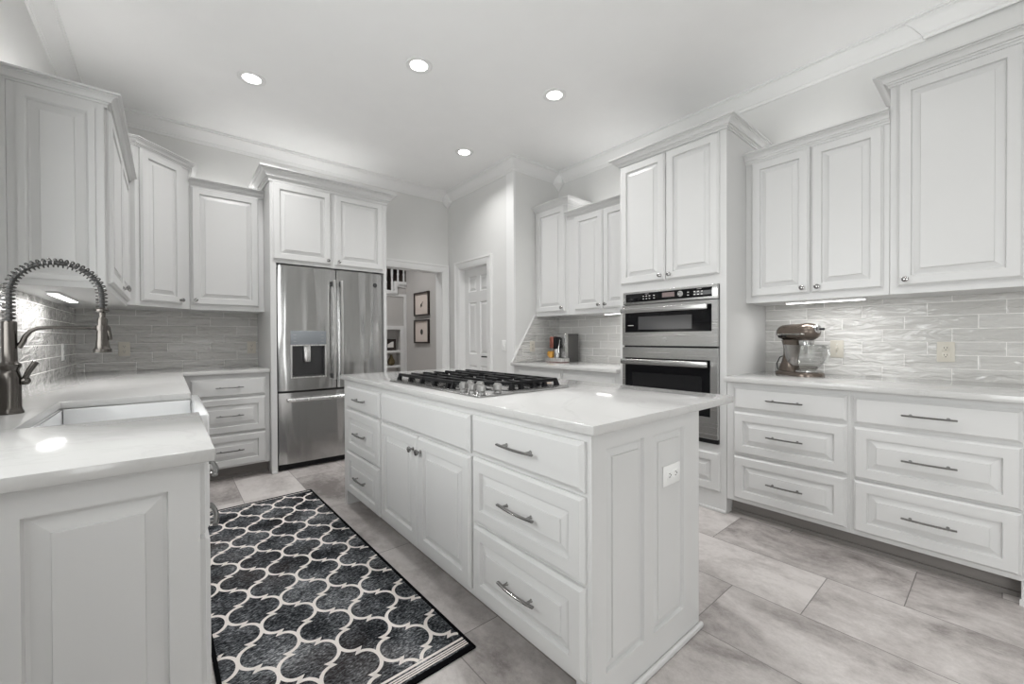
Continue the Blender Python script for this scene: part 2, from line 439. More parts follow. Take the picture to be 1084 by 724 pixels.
def window_y(name, y0, y1, z0, z1, x):       # in the left wall
    f = MB(); t = .05
    for a, b_, c, d in ((y0, y0 + t, z0, z1), (y1 - t, y1, z0, z1), (y0 + t, y1 - t, z0, z0 + t), (y0 + t, y1 - t, z1 - t, z1), (y0 + t, y1 - t, (z0 + z1) / 2 - .02, (z0 + z1) / 2 + .02)):
        f.box(x - .09, x - .03, a, b_, c, d)
    o = struct(name, f, 'trim')
    p = MB(); p.box(x - .062, x - .058, y0 + t, y1 - t, z0 + t, z1 - t); q = p.build('pane', 'pane', o)
    k = MB(); k.sweep([(y0, z0), (y0, z1), (y1, z1), (y1, z0)], [(0, 0), (0, .02), (-.085, .028), (-.085, 0)], tf=lambda a, c, h: (x + h, a, c))
    k.build('window_casing', 'trim', o)
    sl = MB(); sl.cbox(x - .03, x + .05, y0 - .08, y1 + .08, z0 - .035, z0, .006); sl.build('window_sill', 'trim', o)
window_y('window_added_sink', WY0, WY1, WZ0, WZ1, XL)
window_y('window_added_breakfast', VY0, VY1, VZ0, VZ1, XL)
f = MB(); t = .06
for k in range(3):
    xx = PX0 + (PX1 - PX0 - t) * k / 2; f.box(xx, xx + t, YS - .1, YS - .04, PZ0, PZ1)
f.box(PX0, PX1, YS - .1, YS - .04, PZ0, PZ0 + t); f.box(PX0, PX1, YS - .1, YS - .04, PZ1 - t, PZ1)
o = struct('window_added_rear', f, 'trim')
p = MB(); p.box(PX0 + t, PX1 - t, YS - .072, YS - .068, PZ0 + t, PZ1 - t); p.build('pane', 'pane', o)

# crown moulding of the room, one piece per wall
CP = [(0, 0), (0, -.118), (.010, -.118), (.014, -.104), (.020, -.100), (.020, -.092), (.034, -.074), (.060, -.042), (.080, -.026), (.086, -.024), (.086, -.014), (.098, -.012), (.098, 0)]
path = [(XL, YS), (XL, YB), (XD, YB), (XD, YJ + .125), (XP, YJ + .125), (XP, YJ), (XR, YJ), (XR, .305), (XR - .022, .305), (XR - .022, YS)]
tfz = lambda a, c, h: (a, c, ZC + h)
for nm, sg in (('trim_crown_left', [0]), ('trim_crown_back', [1]), ('trim_crown_door', [2]), ('trim_crown_pilaster', [3, 4]), ('trim_crown_jog', [5]), ('trim_crown_right', [6, 7, 8])):
    b = MB(); b.sweep(path, CP, tf=tfz, segs=sg)
    struct(nm, b, 'trim', smooth=25, weld=False)
for nm, (x, y) in (('trim_corner_block', (XD, YB)), ('trim_corner_drop', (XR, YJ))):
    b = MB(); r = .095
    pts = [(x, y), (x, y - r), (x - r * .55, y - r), (x - r, y - r * .55), (x - r, y)]
    b.poly(pts, ZC - .125, ZC)
    cx, cy = x - r * .28, y - r * .28
    b.add([(px, py, ZC - .125) for px, py in pts] + [(x - r * .1, y - r * .1, ZC - .20)], [(0, 1, 5), (1, 2, 5), (2, 3, 5), (3, 4, 5), (4, 0, 5)])
    struct(nm, b, 'trim', smooth=0)

# backsplash tile (thin slabs on the walls)
b = MB(); b.box(XR - .010, XR, -0.16, 1.176, .915, 1.43); b.box(XR - .010, XR, 2.014, YJ, .915, 1.43); struct('trim_backsplash_right', b, 'splash_y')
b = MB(); b.poly([(2.815, .917), (XR - .010, .917), (XR - .010, 1.43), (3.155, 1.43)], 0, .008, tf=lambda a, c, h: (a, YJ - h, c)); struct('trim_backsplash_jog', b, 'splash_x')
b = MB(); b.sweep([(3.155, 1.43), (2.815, .917)], [(0, 0), (0, .010), (.012, .010), (.012, 0)], tf=lambda a, c, h: (a, YJ - h, c)); struct('trim_tile_edge', b, 'trim')
b = MB(); b.box(XL, .684, YB - .010, YB, .915, 1.43); struct('trim_backsplash_back', b, 'splash_x')
b = MB(); b.box(XL, XL + .010, 1.2, YB - .010, .915, 1.062); b.box(XL, XL + .010, 2.30, YB - .010, 1.062, 1.42); struct('trim_backsplash_left', b, 'splash_y')

# casing of the hall opening and of the door
CAS = [(0, 0), (0, .014), (-.010, .018), (-.055, .022), (-.062, .030), (-.085, .030), (-.085, 0)]
b = MB(); b.sweep([(OX0, 0), (OX0, OZ), (OX1, OZ), (OX1, 0)], CAS, tf=lambda a, c, h: (a, YB - h, c))
for x0, x1 in ((OX0 - .001, OX0 + .012), (OX1 - .012, OX1 + .001)): b.box(x0, x1, YB - .01, YB + .15, 0, OZ)
b.box(OX0, OX1, YB - .01, YB + .15, OZ - .012, OZ + .001)
struct('trim_hall_casing', b, 'trim', weld=False)
b = MB(); b.sweep([(-DY1, 0), (-DY1, DZ), (-DY0, DZ), (-DY0, 0)], CAS, tf=lambda a, c, h: (XD - h, -a, c))
for y0, y1 in ((DY0 - .001, DY0 + .012), (DY1 - .012, DY1 + .001)): b.box(XD - .01, XD + .13, y0, y1, 0, DZ)
b.box(XD - .01, XD + .13, DY0, DY1, DZ - .012, DZ + .001)
struct('trim_door_casing', b, 'trim', weld=False)
# six panel door
dx = XD + .075; DT = .04
b = MB()
W = DY1 - DY0 - .028; H0 = 2.052
ua = [0, .095, .26, .353, .518, W]            # stiles and panels, measured from the left (large y)
ua = [0, .090, .255, W - .255, W - .090, W]
za = [0.012, .22, .84, .98, 1.63, 1.76, 1.955, H0]
tfd = lambda u, v, n: (dx - n, DY1 - .014 - u, v)
for i in range(5):
    for j in range(7):
        if i in (1, 3) and j in (1, 3, 5):
            b.rings(ua[i], ua[i + 1], za[j], za[j + 1], [(0, -DT), (0, 0), (.012, -.012), (.020, -.012), (.042, -.002)], tf=tfd)
        else:
            b.rings(ua[i], ua[i + 1], za[j], za[j + 1], [(0, -DT), (0, 0)], tf=tfd)
d = struct('door_1', b, 'door', weld=False, smooth=20)
b = MB(); ly, lz = DY0 + .065, .955
b.lathe([(.026, 0), (.026, -.008), (.012, -.012), (.010, -.045)], (dx, ly, lz), 'x', 18)
b.tube([(dx - .045, ly - .008, lz), (dx - .045, ly + .11, lz)], .0085, 8)
o = b.build('lever_handle', 'iron', d); o['label'] = 'black lever handle'

# hall beyond the opening
HX, HY = 3.0, 6.29
b = MB(); b.box(HX, HX + .12, YB, HY, 0, ZC); struct('wall_hall_right', b, 'hallwall')
NX0, NX1, NZ0, NZ1 = 2.45, 2.895, 0.25, 1.325
SX0, SX1 = 1.5, 3.0                                # stair opening above
b = MB()
b.box(.6, NX0, HY, HY + .12, 0, 1.9); b.box(NX1, HX + .12, HY, HY + .12, 0, 1.9)
b.box(NX0, NX1, HY, HY + .12, 0, NZ0); b.box(NX0, NX1, HY, HY + .12, NZ1, 1.9)
b.box(.6, 2.84, HY, HY + .12, 1.9, 2.06 - .16); b.box(2.84, HX + .12, HY, HY + .12, 1.9, 2.05)
struct('wall_hall_far', b, 'hallwall', weld=False)
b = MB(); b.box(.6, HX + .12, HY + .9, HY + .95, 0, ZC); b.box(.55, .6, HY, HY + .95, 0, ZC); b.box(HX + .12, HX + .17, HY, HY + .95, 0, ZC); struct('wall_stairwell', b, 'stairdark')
b = MB(); b.box(.55, .6, YB + .14, HY, 0, ZC); struct('wall_hall_left', b, 'hallwall')
b = MB(); b.box(2.96, 2.998, HY - .02, HY, 0, 1.9); struct('trim_hall_corner', b, 'trim')
# built-in shelves
t = thing('built_in_shelf', 'white built-in wall shelf in the hall beyond the opening', 'shelf', ((NX0 + NX1) / 2, HY, NZ0))
def loc(o, t): 
    o.location = -t.location; return o
b = MB(); b.sweep([(NX0, NZ0), (NX0, NZ1), (NX1, NZ1), (NX1, NZ0)], [(0, 0), (0, .02), (-.06, .02), (-.06, 0)], tf=lambda a, c, h: (a, HY - h, c)); loc(b.build('casing', 'trim', t), t)
b = MB(); b.box(NX0, NX1, HY + .125, HY + .14, NZ0, NZ1); b.box(NX0 - .02, NX0 + .005, HY - .001, HY + .14, NZ0, NZ1); b.box(NX1 - .005, NX1 + .02, HY - .001, HY + .14, NZ0, NZ1); b.box(NX0, NX1, HY - .001, HY + .14, NZ1 - .005, NZ1 + .02)
loc(b.build('case', 'hallwall', t), t)
for z in (.50, .745, .985):
    b = MB(); b.cbox(NX0, NX1, HY - .01, HY + .125, z - .035, z, .003); loc(b.build('shelf_board', 'trim', t), t)
t = thing('picture_frame', 'small dark framed photo standing on the upper hall shelf', 'picture frame', (2.755, HY + .07, .985), rz=-.12)
b = MB(); fp = [(0, 0), (0, .02), (.022, .02), (.022, 0)]
b.sweep([(-.085, 0), (.085, 0), (.085, .185), (-.085, .185)][::-1], fp, tf=lambda a, c, h: (a, -h, c + .001), closed=True); b.build('frame', 'frame', t)
b = MB(); b.box(-.084, .084, -.008, -.002, .002, .184); b.build('backing_mat', 'frame', t)
b = MB(); b.poly([(-.045, .05), (.05, .05), (.05, .145), (.02, .14), (-.045, .10)], .009, .011, tf=lambda a, c, h: (a, -h, c)); b.build('photo', 'photo', t)
b = MB(); b.lathe([(.02, 0), (.045, .012), (.062, .045), (.055, .085), (.030, .125), (.018, .155), (.022, .175), (.014, .176)], n=20)
o = b.build('vase', 'bronze'); o.location = (2.765, HY + .055, .745); tag(o, 'pear shaped dark bronze vase on the lower hall shelf', 'vase')
# pictures on the hall wall
def picture(y0, y1, z0, z1, label, motif):
    t = thing('framed_print', label, 'picture', (HX, (y0 + y1) / 2, z0), -PI / 2, group=None)
    wd, hh = y1 - y0, z1 - z0
    b = MB(); b.sweep([(-wd / 2, 0), (-wd / 2, hh), (wd / 2, hh), (wd / 2, 0)], [(0, 0), (0, .03), (.022, .03), (.022, 0)], tf=lambda a, c, h: (a, -h - .001, c), closed=True)
    b.build('frame', 'frame', t)
    b = MB(); b.box(-wd / 2 + .021, wd / 2 - .021, -.013, -.003, .021, hh - .021); b.build('paper', 'mat', t)
    b = MB()
    rnd = random.Random(motif)
    if motif == 1:
        for k in range(7):
            a = rnd.uniform(0, 2 * PI); L = rnd.uniform(.03, .065); cx, cz = 0, hh * .48
            b.tube([(cx, -.0145, cz), (cx + math.cos(a) * L * .6, -.0145, cz + math.sin(a) * L * .4), (cx + math.cos(a) * L, -.0145, cz + math.sin(a) * L)], [.012, .009, .003], 6, flat=.1)
    else:
        b.lathe([(.001, 0), (.045, 0), (.045, .0015), (.001, .0015)], (0, -.0145, hh * .48), 'y', 14, sx=.9)
    o = b.build('motif', 'ink', t)
ks = HX / 3.2
picture(5.855 * ks, 6.357 * ks, 1.17 + (1.550 - 1.17) * ks, 1.17 + (1.935 - 1.17) * ks, 'upper of two dark framed blush prints on the hall wall', 1)
picture(5.860 * ks, 6.360 * ks, 1.17 + (1.100 - 1.17) * ks, 1.17 + (1.486 - 1.17) * ks, 'lower of two dark framed blush prints on the hall wall', 2)
# stair railing above the far hall wall
t = thing('stair_railing', 'white stair balusters on a stepped stringer high in the hall', 'railing', (2.6, HY, 1.9))
b = MB(); b.box(2.84, 2.998, HY - .03, HY + .10, 2.05, 2.10); b.box(2.2, 2.84, HY - .03, HY + .10, 1.90, 1.95); b.box(2.80, 2.84, HY - .03, HY + .10, 1.95, 2.10); b.box(2.2, 2.998, HY - .012, HY - .002, 1.86, 1.90); b.box(2.84, 2.998, HY - .012, HY - .002, 2.01, 2.05)
loc(b.build('stringer', 'trim', t), t)
for x in (2.36, 2.46, 2.57, 2.67, 2.775):
    b = MB(); b.lathe([(.016, 1.95), (.016, 2.06), (.022, 2.08), (.013, 2.12), (.020, 2.25), (.012, 2.5), (.012, 2.75)], (x, HY + .03, 0), n=10); loc(b.build('baluster', 'trim', t), t)
for x in (2.875, 2.975):
    b = MB(); b.lathe([(.016, 2.10), (.016, 2.20), (.022, 2.22), (.013, 2.26), (.020, 2.36), (.012, 2.6), (.012, 2.85)], (x, HY + .03, 0), n=10); loc(b.build('baluster', 'trim', t), t)
b = MB(); b.tube([(2.2, HY + .03, 2.60), (2.995, HY + .03, 2.95)], .03, 10); loc(b.build('handrail', 'frame', t), t)

# ------------------------------------------------------------------ cabinet parts
FW = .055
RAISED = lambda t, fw: [(0, 0), (0, t - .010), (.003, t - .009), (.011, t), (fw, t), (fw + .002, t - .007), (fw + .004, t - .014), (fw + .010, t - .014), (fw + .037, t - .006), (fw + .0385, t - .001)]
SLAB = lambda t: [(0, 0), (0, t - .010), (.003, t - .009), (.014, t)]
FLATP = lambda t, fw: RAISED(t, fw)
def knob(parent, x, y, z):
    b = MB()
    b.lathe([(.009, 0), (.009, -.003), (.005, -.006), (.005, -.014), (.012, -.018), (.0155, -.024), (.0145, -.029), (.009, -.032)], (x, y, z), 'y', 18)
    return b.build('knob', 'knob', parent)
def pull(parent, xc, y, z, L=.19):
    b = MB(); n = 10
    pts = []
    for i in range(n + 1):
        u = -1 + 2 * i / n; pts.append((xc + u * L / 2, y - .030 + .008 * u * u, z))
    b.tube(pts, .0074, 8, flat=.62)
    for sgn in (-1, 1):
        px = xc + sgn * L * .34; b.lathe([(.0075, 0), (.005, -.004), (.0045, -.026)], (px, y, z), 'y', 10)
    return b.build('handle', 'pull', parent)
def door(parent, x0, x1, z0, z1, kn=None, t=.021, fw=FW, name='door', y=0.0):
    b = MB(); b.rings(x0, x1, z0, z1, RAISED(t, fw), tf=lambda u, v, n: (u, y - n, v))
    o = b.build(name, 'cab', parent, smooth=0)
    if kn: knob(o, kn[0], y - t, kn[1])
    return o
def drawer(parent, x0, x1, z0, z1, raised=True, hz=None, handle=True, t=.021, y=0.0, L=.19, fw=FW, name='drawer'):
    b = MB(); b.rings(x0, x1, z0, z1, RAISED(t, fw) if raised else SLAB(t), tf=lambda u, v, n: (u, y - n, v))
    o = b.build(name, 'cab', parent, smooth=0)
    if handle: pull(o, (x0 + x1) / 2, y - t + (.002 if raised else 0), (z0 + z1) / 2 if hz is None else hz, L)
    return o
CC = lambda hgt, pr=.068: [(pr * a, hgt * b_) for a, b_ in ((0, -.22), (.13, -.22), (.13, .02), (.22, .04), (.25, .20), (.40, .20), (.42, .34), (.50, .50), (.66, .66), (.80, .70), (.80, .80), (1, .82), (1, 1), (0, 1))]
def crown(parent, path, z, hgt=.055, pr=.068):
    b = MB(); b.sweep(path, CC(hgt, pr), tf=lambda a, c, h: (a, c, z + h)); return b.build('crown_moulding', 'cab', parent, smooth=0, weld=False)
def body(parent, x0, x1, y0, y1, z0, z1, name='body', mat='cab'):
    b = MB(); b.cbox(x0, x1, y0, y1, z0, z1, .002, 1); return b.build(name, mat, parent)
R_ = -PI / 2          # facing -x : local x runs to -y
# ---- right wall: base cabinets
BX = 2.84; TOE = .105; BH = .884
def base(label, y_left, width, depth, x=BX, rz=R_, foot=None, loc_=None, toe_back=.09):
    t = thing('base_cabinet', label, 'cabinet', loc_ or (x, y_left, 0), rz)
    body(t, 0, width, 0, depth, TOE, BH)
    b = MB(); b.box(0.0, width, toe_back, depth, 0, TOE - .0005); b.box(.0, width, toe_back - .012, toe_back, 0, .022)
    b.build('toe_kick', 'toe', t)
    return t
t = base('white three drawer base cabinet under the stand mixer, beside the oven cabinet', 1.176, .645, .69)
for z0, z1, ra in ((.712, .853, False), (.424, .692, True), (.130, .406, True)):
    drawer(t, 1.176 - 1.128, 1.176 - .545, z0, z1, ra)
t = base('widest three drawer base cabinet, at the right end of the right counter', .531, .631, .69)
for z0, z1, ra in ((.708, .853, False), (.416, .690, True), (.130, .404, True)):
    drawer(t, .531 - .516, .531 + .056, z0, z1, ra)
b = MB(); b.box(.585, .631, 0, .089, 0, TOE); b.box(.580, .631, -.008, 0, 0, .03); b.build('foot', 'cab', t)
# ---- oven cabinet
t = thing('oven_cabinet', 'tall white oven cabinet with two upper doors and a bottom drawer', 'cabinet', (BX, 2.013, 0), R_)
Wt = 2.013 - 1.178
OVL, OVR, OVB, OVT = 2.013 - 1.972, 2.013 - 1.222, .448, 1.536
b = MB(); D = .698
b.box(0, OVL, 0, D, 0, 2.565); b.box(OVR, Wt, 0, D, 0, 2.565); b.box(OVL, OVR, 0, D, OVT, 2.565); b.box(OVL, OVR, 0, D, 0, OVB); b.box(OVL, OVR, D - .03, D, OVB, OVT)
b.build('body', 'cab', t)
mid = 2.013 - 1.607
door(t, .014, mid - .004, 1.60, 2.545, (mid - .035, 1.637)); door(t, mid + .004, Wt - .044, 1.60, 2.545, (mid + .040, 1.637))
drawer(t, .04, 2.013 - 1.216, .135, .398, True, handle=False)
crown(t, [(0, D), (0, 0), (Wt, 0), (Wt, D)], 2.565, .052, .070)
b = MB(); b.cbox(-.0, Wt + .0, -.016, 0, 0, .02, .006); b.build('shoe_moulding', 'cab', t)
# ---- far right base cabinets (coffee corner)
t = base('white base cabinet in the coffee corner, against the jog wall', 3.362, .700, .69)
drawer(t, .100, 3.362 - 2.675, .712, .846, False, handle=False); door(t, .100, .388, .13, .692); door(t, .396, .687, .13, .692)
t = base('white base cabinet in the coffee corner, beside the oven cabinet', 2.660, .645, .69)
drawer(t, .022, 2.660 - 2.066, .712, .846, False, handle=False); door(t, .022, .302, .13, .692); door(t, .310, .594, .13, .692)
# ---- counters on the right
b = MB(); b.box(2.79, XR - .001, -.11, 1.177, BH + .001, .915)
tag(b.build('countertop', 'quartz', bevel=.003), 'white quartz countertop along the right wall under the stand mixer', 'countertop')
b = MB(); b.box(2.79, XR - .001, 2.0145, YJ - .001, BH + .001, .915)
tag(b.build('countertop', 'quartz', bevel=.003), 'short white quartz countertop under the coffee machine', 'countertop')
# ---- right wall uppers
UX = 3.16; UD = XR - UX - .004; UZ = 1.412
def upper(label, y_left, width, z1, doors, x=UX, rz=R_, loc_=None, dep=UD, z0=UZ, ch=.055, ret=(True, True), pr=.068, d_top=.012, d_bot=.042):
    t = thing('upper_cabinet', label, 'cabinet', loc_ or (x, y_left, z0), rz)
    Z = z1 - z0
    body(t, 0, width, 0, dep, 0, Z)
    for (x0, x1, kx) in doors:
        door(t, x0, x1, d_bot, Z - d_top, (kx, d_bot + .036) if kx is not None else None)
    p = ([(0, dep)] if ret[0] else []) + [(0, 0), (width, 0)] + ([(width, dep)] if ret[1] else [])
    crown(t, p, Z, ch, pr)
    return t
s = 1.178
upper('white two door wall cabinet above the stand mixer', s, s - .419, 2.398, [(s - 1.140, s - .798, s - .832), (s - .790, s - .445, s - .752)], ret=(False, False))
s = .418
upper('tallest white wall cabinet at the right edge, above the wall outlet', s, .52, 2.596, [(s - .386, s + .062, s - .350)])
s = 3.362
upper('narrow tall single door wall cabinet above the coffee machine', s, s - 2.880, 2.560, [(s - 3.335, s - 2.907, s - 2.940)], ret=(False, True))
s = 2.878
upper('lower two door wall cabinet between the coffee corner cabinet and the oven cabinet', s, s - 2.0145, 2.398, [(s - 2.775, s - 2.428, s - 2.462), (s - 2.420, s - 2.06, s - 2.386)], ret=(False, False))

# ---- back wall: drawers, refrigerator surround, uppers
BY = 4.13
t = base('white three drawer base cabinet left of the refrigerator', 0, .580, YB - BY - .004, rz=0, loc_=(.100, BY, 0))
for z0, z1, ra in ((.700, .848, False), (.394, .684, True), (.115, .380, True)):
    drawer(t, .030, .548, z0, z1, ra)
# surround
t = thing('refrigerator_cabinet', 'white cabinet surround with two doors above the refrigerator', 'cabinet', (.683, 4.07, 0), 0)
FWd = 1.727 - .683; FD = YB - 4.07 - .004
b = MB(); b.box(0, .046, 0, FD, 0, 2.562); b.box(FWd - .027, FWd, 0, FD, 0, 2.562); b.box(.046, FWd - .027, 0, FD, 1.842, 2.562); b.build('body', 'cab', t)
door(t, .020, .500, 1.868, 2.540, (.468, 1.902)); door(t, .534, 1.003, 1.868, 2.540, (.566, 1.902))
crown(t, [(0, FD), (0, 0), (FWd, 0), (FWd, FD)], 2.562, .090, .082)
b = MB(); b.cbox(0, .046, -.014, 0, 0, .02, .005); b.build('shoe_moulding', 'cab', t)
UBY = 4.37
t = upper('white single door wall cabinet between corner cabinet and refrigerator', 0, .537, 2.466, [(.012, .497, .038)], rz=0, loc_=(.145, UBY, 1.425), dep=YB - UBY - .004, z0=1.425, ret=(False, False), ch=.052)
# left wall cabinet
LX = -.222
t = thing('upper_cabinet', 'white wall cabinet with raised end panel behind the faucet, at the left edge', 'cabinet', (LX, 2.76, 1.415), PI / 2)
Ld = LX - XL - .002; Lw = 4.028 - 2.76; Z = 2.291 - 1.415
body(t, 0, Lw, 0, Ld, 0, Z)
door(t, .02, .63, .03, Z - .01, (.59, .066)); door(t, .638, 1.245, .03, Z - .01, (.675, .066))
b = MB(); b.rings(.0, .300, .0, Z, [(0, 0), (0, .010), (.030, .010), (.0302, .018), (.052, .018), (.058, .012), (.061, .004), (.068, .004), (.096, .011), (.0975, .016)], tf=lambda u, v, n: (-n, .304 - u, v))
b.rings(.3045, Ld, 0, Z, [(0, 0), (0, .018)], tf=lambda u, v, n: (-n, u, v))
b.build('end_panel', 'cab', t, smooth=0)
crown(t, [(0, Ld), (0, 0), (Lw, 0)], Z, .050, .060)
# corner wall cabinet, 45 degree front
t = thing('upper_cabinet', 'angled corner wall cabinet, taller than its neighbours, left of the refrigerator', 'cabinet', (-.175, 4.03, 1.425), PI / 4)
Z = 2.587 - 1.425; q = math.sqrt(.5)
def wl(x, y): dx_, dy_ = x + .175, y - 4.03; return ((dx_ + dy_) * q, (-dx_ + dy_) * q)
foot_ = [wl(-.175, 4.03), wl(.142, 4.347), wl(.142, YB - .004), wl(XL + .004, YB - .004), wl(XL + .004, 4.03)]
b = MB(); b.poly(foot_, 0, Z); b.build('body', 'cab', t, smooth=0)
L45 = .448
door(t, .030, .372, .035, Z - .012, (.340, .066))
crown(t, [wl(LX, 4.03), foot_[0], foot_[1], foot_[2]], Z, .046, .060)

# ---- left run of base cabinets and counter
t = base('white base cabinet with raised end panel at the near end of the sink counter', 0, .590, .623, loc_=(.055, 1.222, 0), rz=PI / 2)
drawer(t, .018, .572, .702, .876, False); door(t, .018, .572, .125, .690)
pull(t.children[-1], .29, -.021, .652)
b = MB()
RP = [(0, 0), (0, .010), (.060, .010), (.066, .003), (.074, .003), (.102, .011)]
tfe = lambda u, v, n: (-n, .623 - u, v)
for (u0, u1) in ((.006, .290), (.290, .623)):
    b.rings(u0, u1, .105, BH, [(0, 0), (0, .012), (.057, .012), (.060, .001), (.067, .001), (.096, .007), (.0975, .012)], tf=tfe)
b.build('end_panel', 'cab', t, smooth=0)
t = thing('base_cabinet', 'white sink base cabinet below the farmhouse sink', 'cabinet', (.055, 1.816, 0), PI / 2)
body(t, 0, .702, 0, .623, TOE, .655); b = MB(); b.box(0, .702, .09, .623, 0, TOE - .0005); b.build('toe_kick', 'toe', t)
door(t, .015, .347, .125, .640, (.315, .60)); door(t, .355, .687, .125, .640, (.387, .60))
t = base('white base cabinet between the sink and the back corner', 0, 1.60, .623, loc_=(.055, 2.520, 0), rz=PI / 2)
for x0, x1 in ((.02, .60), (.61, 1.19)):
    drawer(t, x0, x1, .702, .853, False); door(t, x0, x1, .125, .690)
SX0_, SX1_, SY0_, SY1_ = -.345, .083, 1.828, 2.508
xs = [XL + .001, SX0_, .083, .680]; ys = [1.19, SY0_, SY1_, 4.095, YB - .001]
mask = lambda i, j: (i < 2 and not (i == 1 and j == 1)) or j == 3
b = MB(); b.cells(xs, ys, mask, BH + .001, .915)
tag(b.build('countertop', 'quartz', bevel=.003), 'white quartz counter around the sink and along the back wall', 'countertop')
# apron sink
b = MB()
x0, x1, y0, y1, zt, zb = -.357, .112, 1.826, 2.510, .8835, .662; tk = .022
X0, X1, Y0, Y1 = x0 + tk, x1 - tk, y0 + tk, y1 - tk
def ringbox(pts_o, pts_i, zt): pass
b.box(x0, X0, y0, y1, zb, zt); b.box(X0, x1 - .030, y0, Y0, zb, zt); b.box(X0, x1 - .030, Y1, y1, zb, zt); b.box(X0, x1 - .030, Y0, Y1, zb, zb + .02)
tag(b.build('farmhouse_sink', 'porcelain', bevel=.004), 'white apron front farmhouse sink set into the left counter', 'sink')
sink = bpy.context.scene.objects['farmhouse_sink']
b = MB(); b.cbox(x1 - .030, x1, y0 + .004, y1 - .004, zb, .905, .008, 3); b.build('apron_front', 'porcelain', sink)
b = MB(); b.lathe([(.045, zb + .0205), (.045, zb + .024), (.032, zb + .024), (.028, zb + .021)], (-.13, 2.168, 0), n=24); b.build('drain', 'chrome', sink)

# ---- island
t = thing('kitchen_island', 'large white kitchen island with drawers, doors and panelled end', 'island', (.967, 3.03, 0), R_)
IL = 3.03 - .80; IW = 1.640 - .967
b = MB(); b.box(0, IL, 0, IW, .105, BH); b.build('body', 'cab', t)
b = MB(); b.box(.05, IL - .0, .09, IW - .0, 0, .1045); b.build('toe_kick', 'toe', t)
b = MB(); b.box(0, .05, 0, IW, 0, .1045); b.build('foot', 'cab', t)
b = MB(); b.box(IL - .05, IL, 0, .089, 0, .1045); b.build('foot', 'cab', t)
Y = lambda y: 3.03 - y
for z0, z1, ra in ((.700, .850, False), (.410, .690, True), (.115, .400, True)):
    drawer(t, Y(2.935), Y(2.362), z0, z1, ra)
drawer(t, Y(2.332), Y(1.413), .697, .855, False, handle=False, name='false_drawer')
door(t, Y(2.332), Y(1.876), .135, .684, (Y(1.911), .617)); door(t, Y(1.868), Y(1.410), .135, .684, (Y(1.832), .617))
for z0, z1, ra in ((.705, .858, False), (.428, .690, True), (.130, .414, True)):
    drawer(t, Y(1.392), Y(.807), z0, z1, ra)
b = MB()
tfi = lambda u, v, n: (IL + n, u, v)
c0, c1, c2 = 0, .304, IW
def endp(u0, u1, z0, z1, a0, a1, b0, b1):
    vs = []
    return
# end panel: frame with two raised fields
ucut = [0, 1.037 - .967, 1.246 - .967, 1.304 - .967, 1.517 - .967, IW]; zcut = [0, .128, .830, BH]
for i in range(5):
    for j in range(3):
        if i in (1, 3) and j == 1:
            b.rings(ucut[i], ucut[i + 1], zcut[j], zcut[j + 1], [(0, -.0), (0, .012), (.004, .001), (.010, .001), (.032, .007), (.0335, .012)], tf=tfi)
        else:
            b.rings(ucut[i], ucut[i + 1], zcut[j], zcut[j + 1], [(0, 0), (0, .012)], tf=tfi)
b.build('end_panel', 'cab', t, smooth=0)
b = MB(); b.cbox(IL + .012, IL + .028, 0, IW + .012, 0, .024, .007, 3); b.build('shoe_moulding', 'cab', t)
b = MB(); b.box(.945, 1.910, .762, 3.055, BH + .001, .915)
tag(b.build('countertop', 'quartz', bevel=.003), 'white quartz island countertop under the gas cooktop', 'countertop')

# ------------------------------------------------------------------ cooktop
cx0, cx1, cy0, cy1, cz = 1.020, 1.590, 1.440, 2.370, .9152
t = thing('gas_cooktop', 'stainless gas cooktop with black grates set in the island counter', 'cooktop', (0, 0, 0)); t.location = ((cx0 + cx1) / 2, (cy0 + cy1) / 2, cz)
def lc(o): o.location = -t.location; return o
b = MB(); b.cbox(cx0, cx1, cy0, cy1, cz, cz + .009, .004); b.cbox(cx0 + .03, cx1 - .03, cy0 + .03, cy1 - .03, cz + .0085, cz + .0105, .001); lc(b.build('steel_tray', 'steel', t))
for (x, y, r) in ((1.20, 2.21, .038), (1.45, 2.21, .045), (1.32, 1.905, .058), (1.47, 1.60, .045), (1.22, 1.76, .034)):
    b = MB(); b.lathe([(r + .012, cz + .010), (r + .012, cz + .016), (r, cz + .018), (r, cz + .026), (r - .004, cz + .030), (.004, cz + .031)], (x, y, 0), n=24); lc(b.build('burner', 'iron', t))
gz = .962; gb = .0075
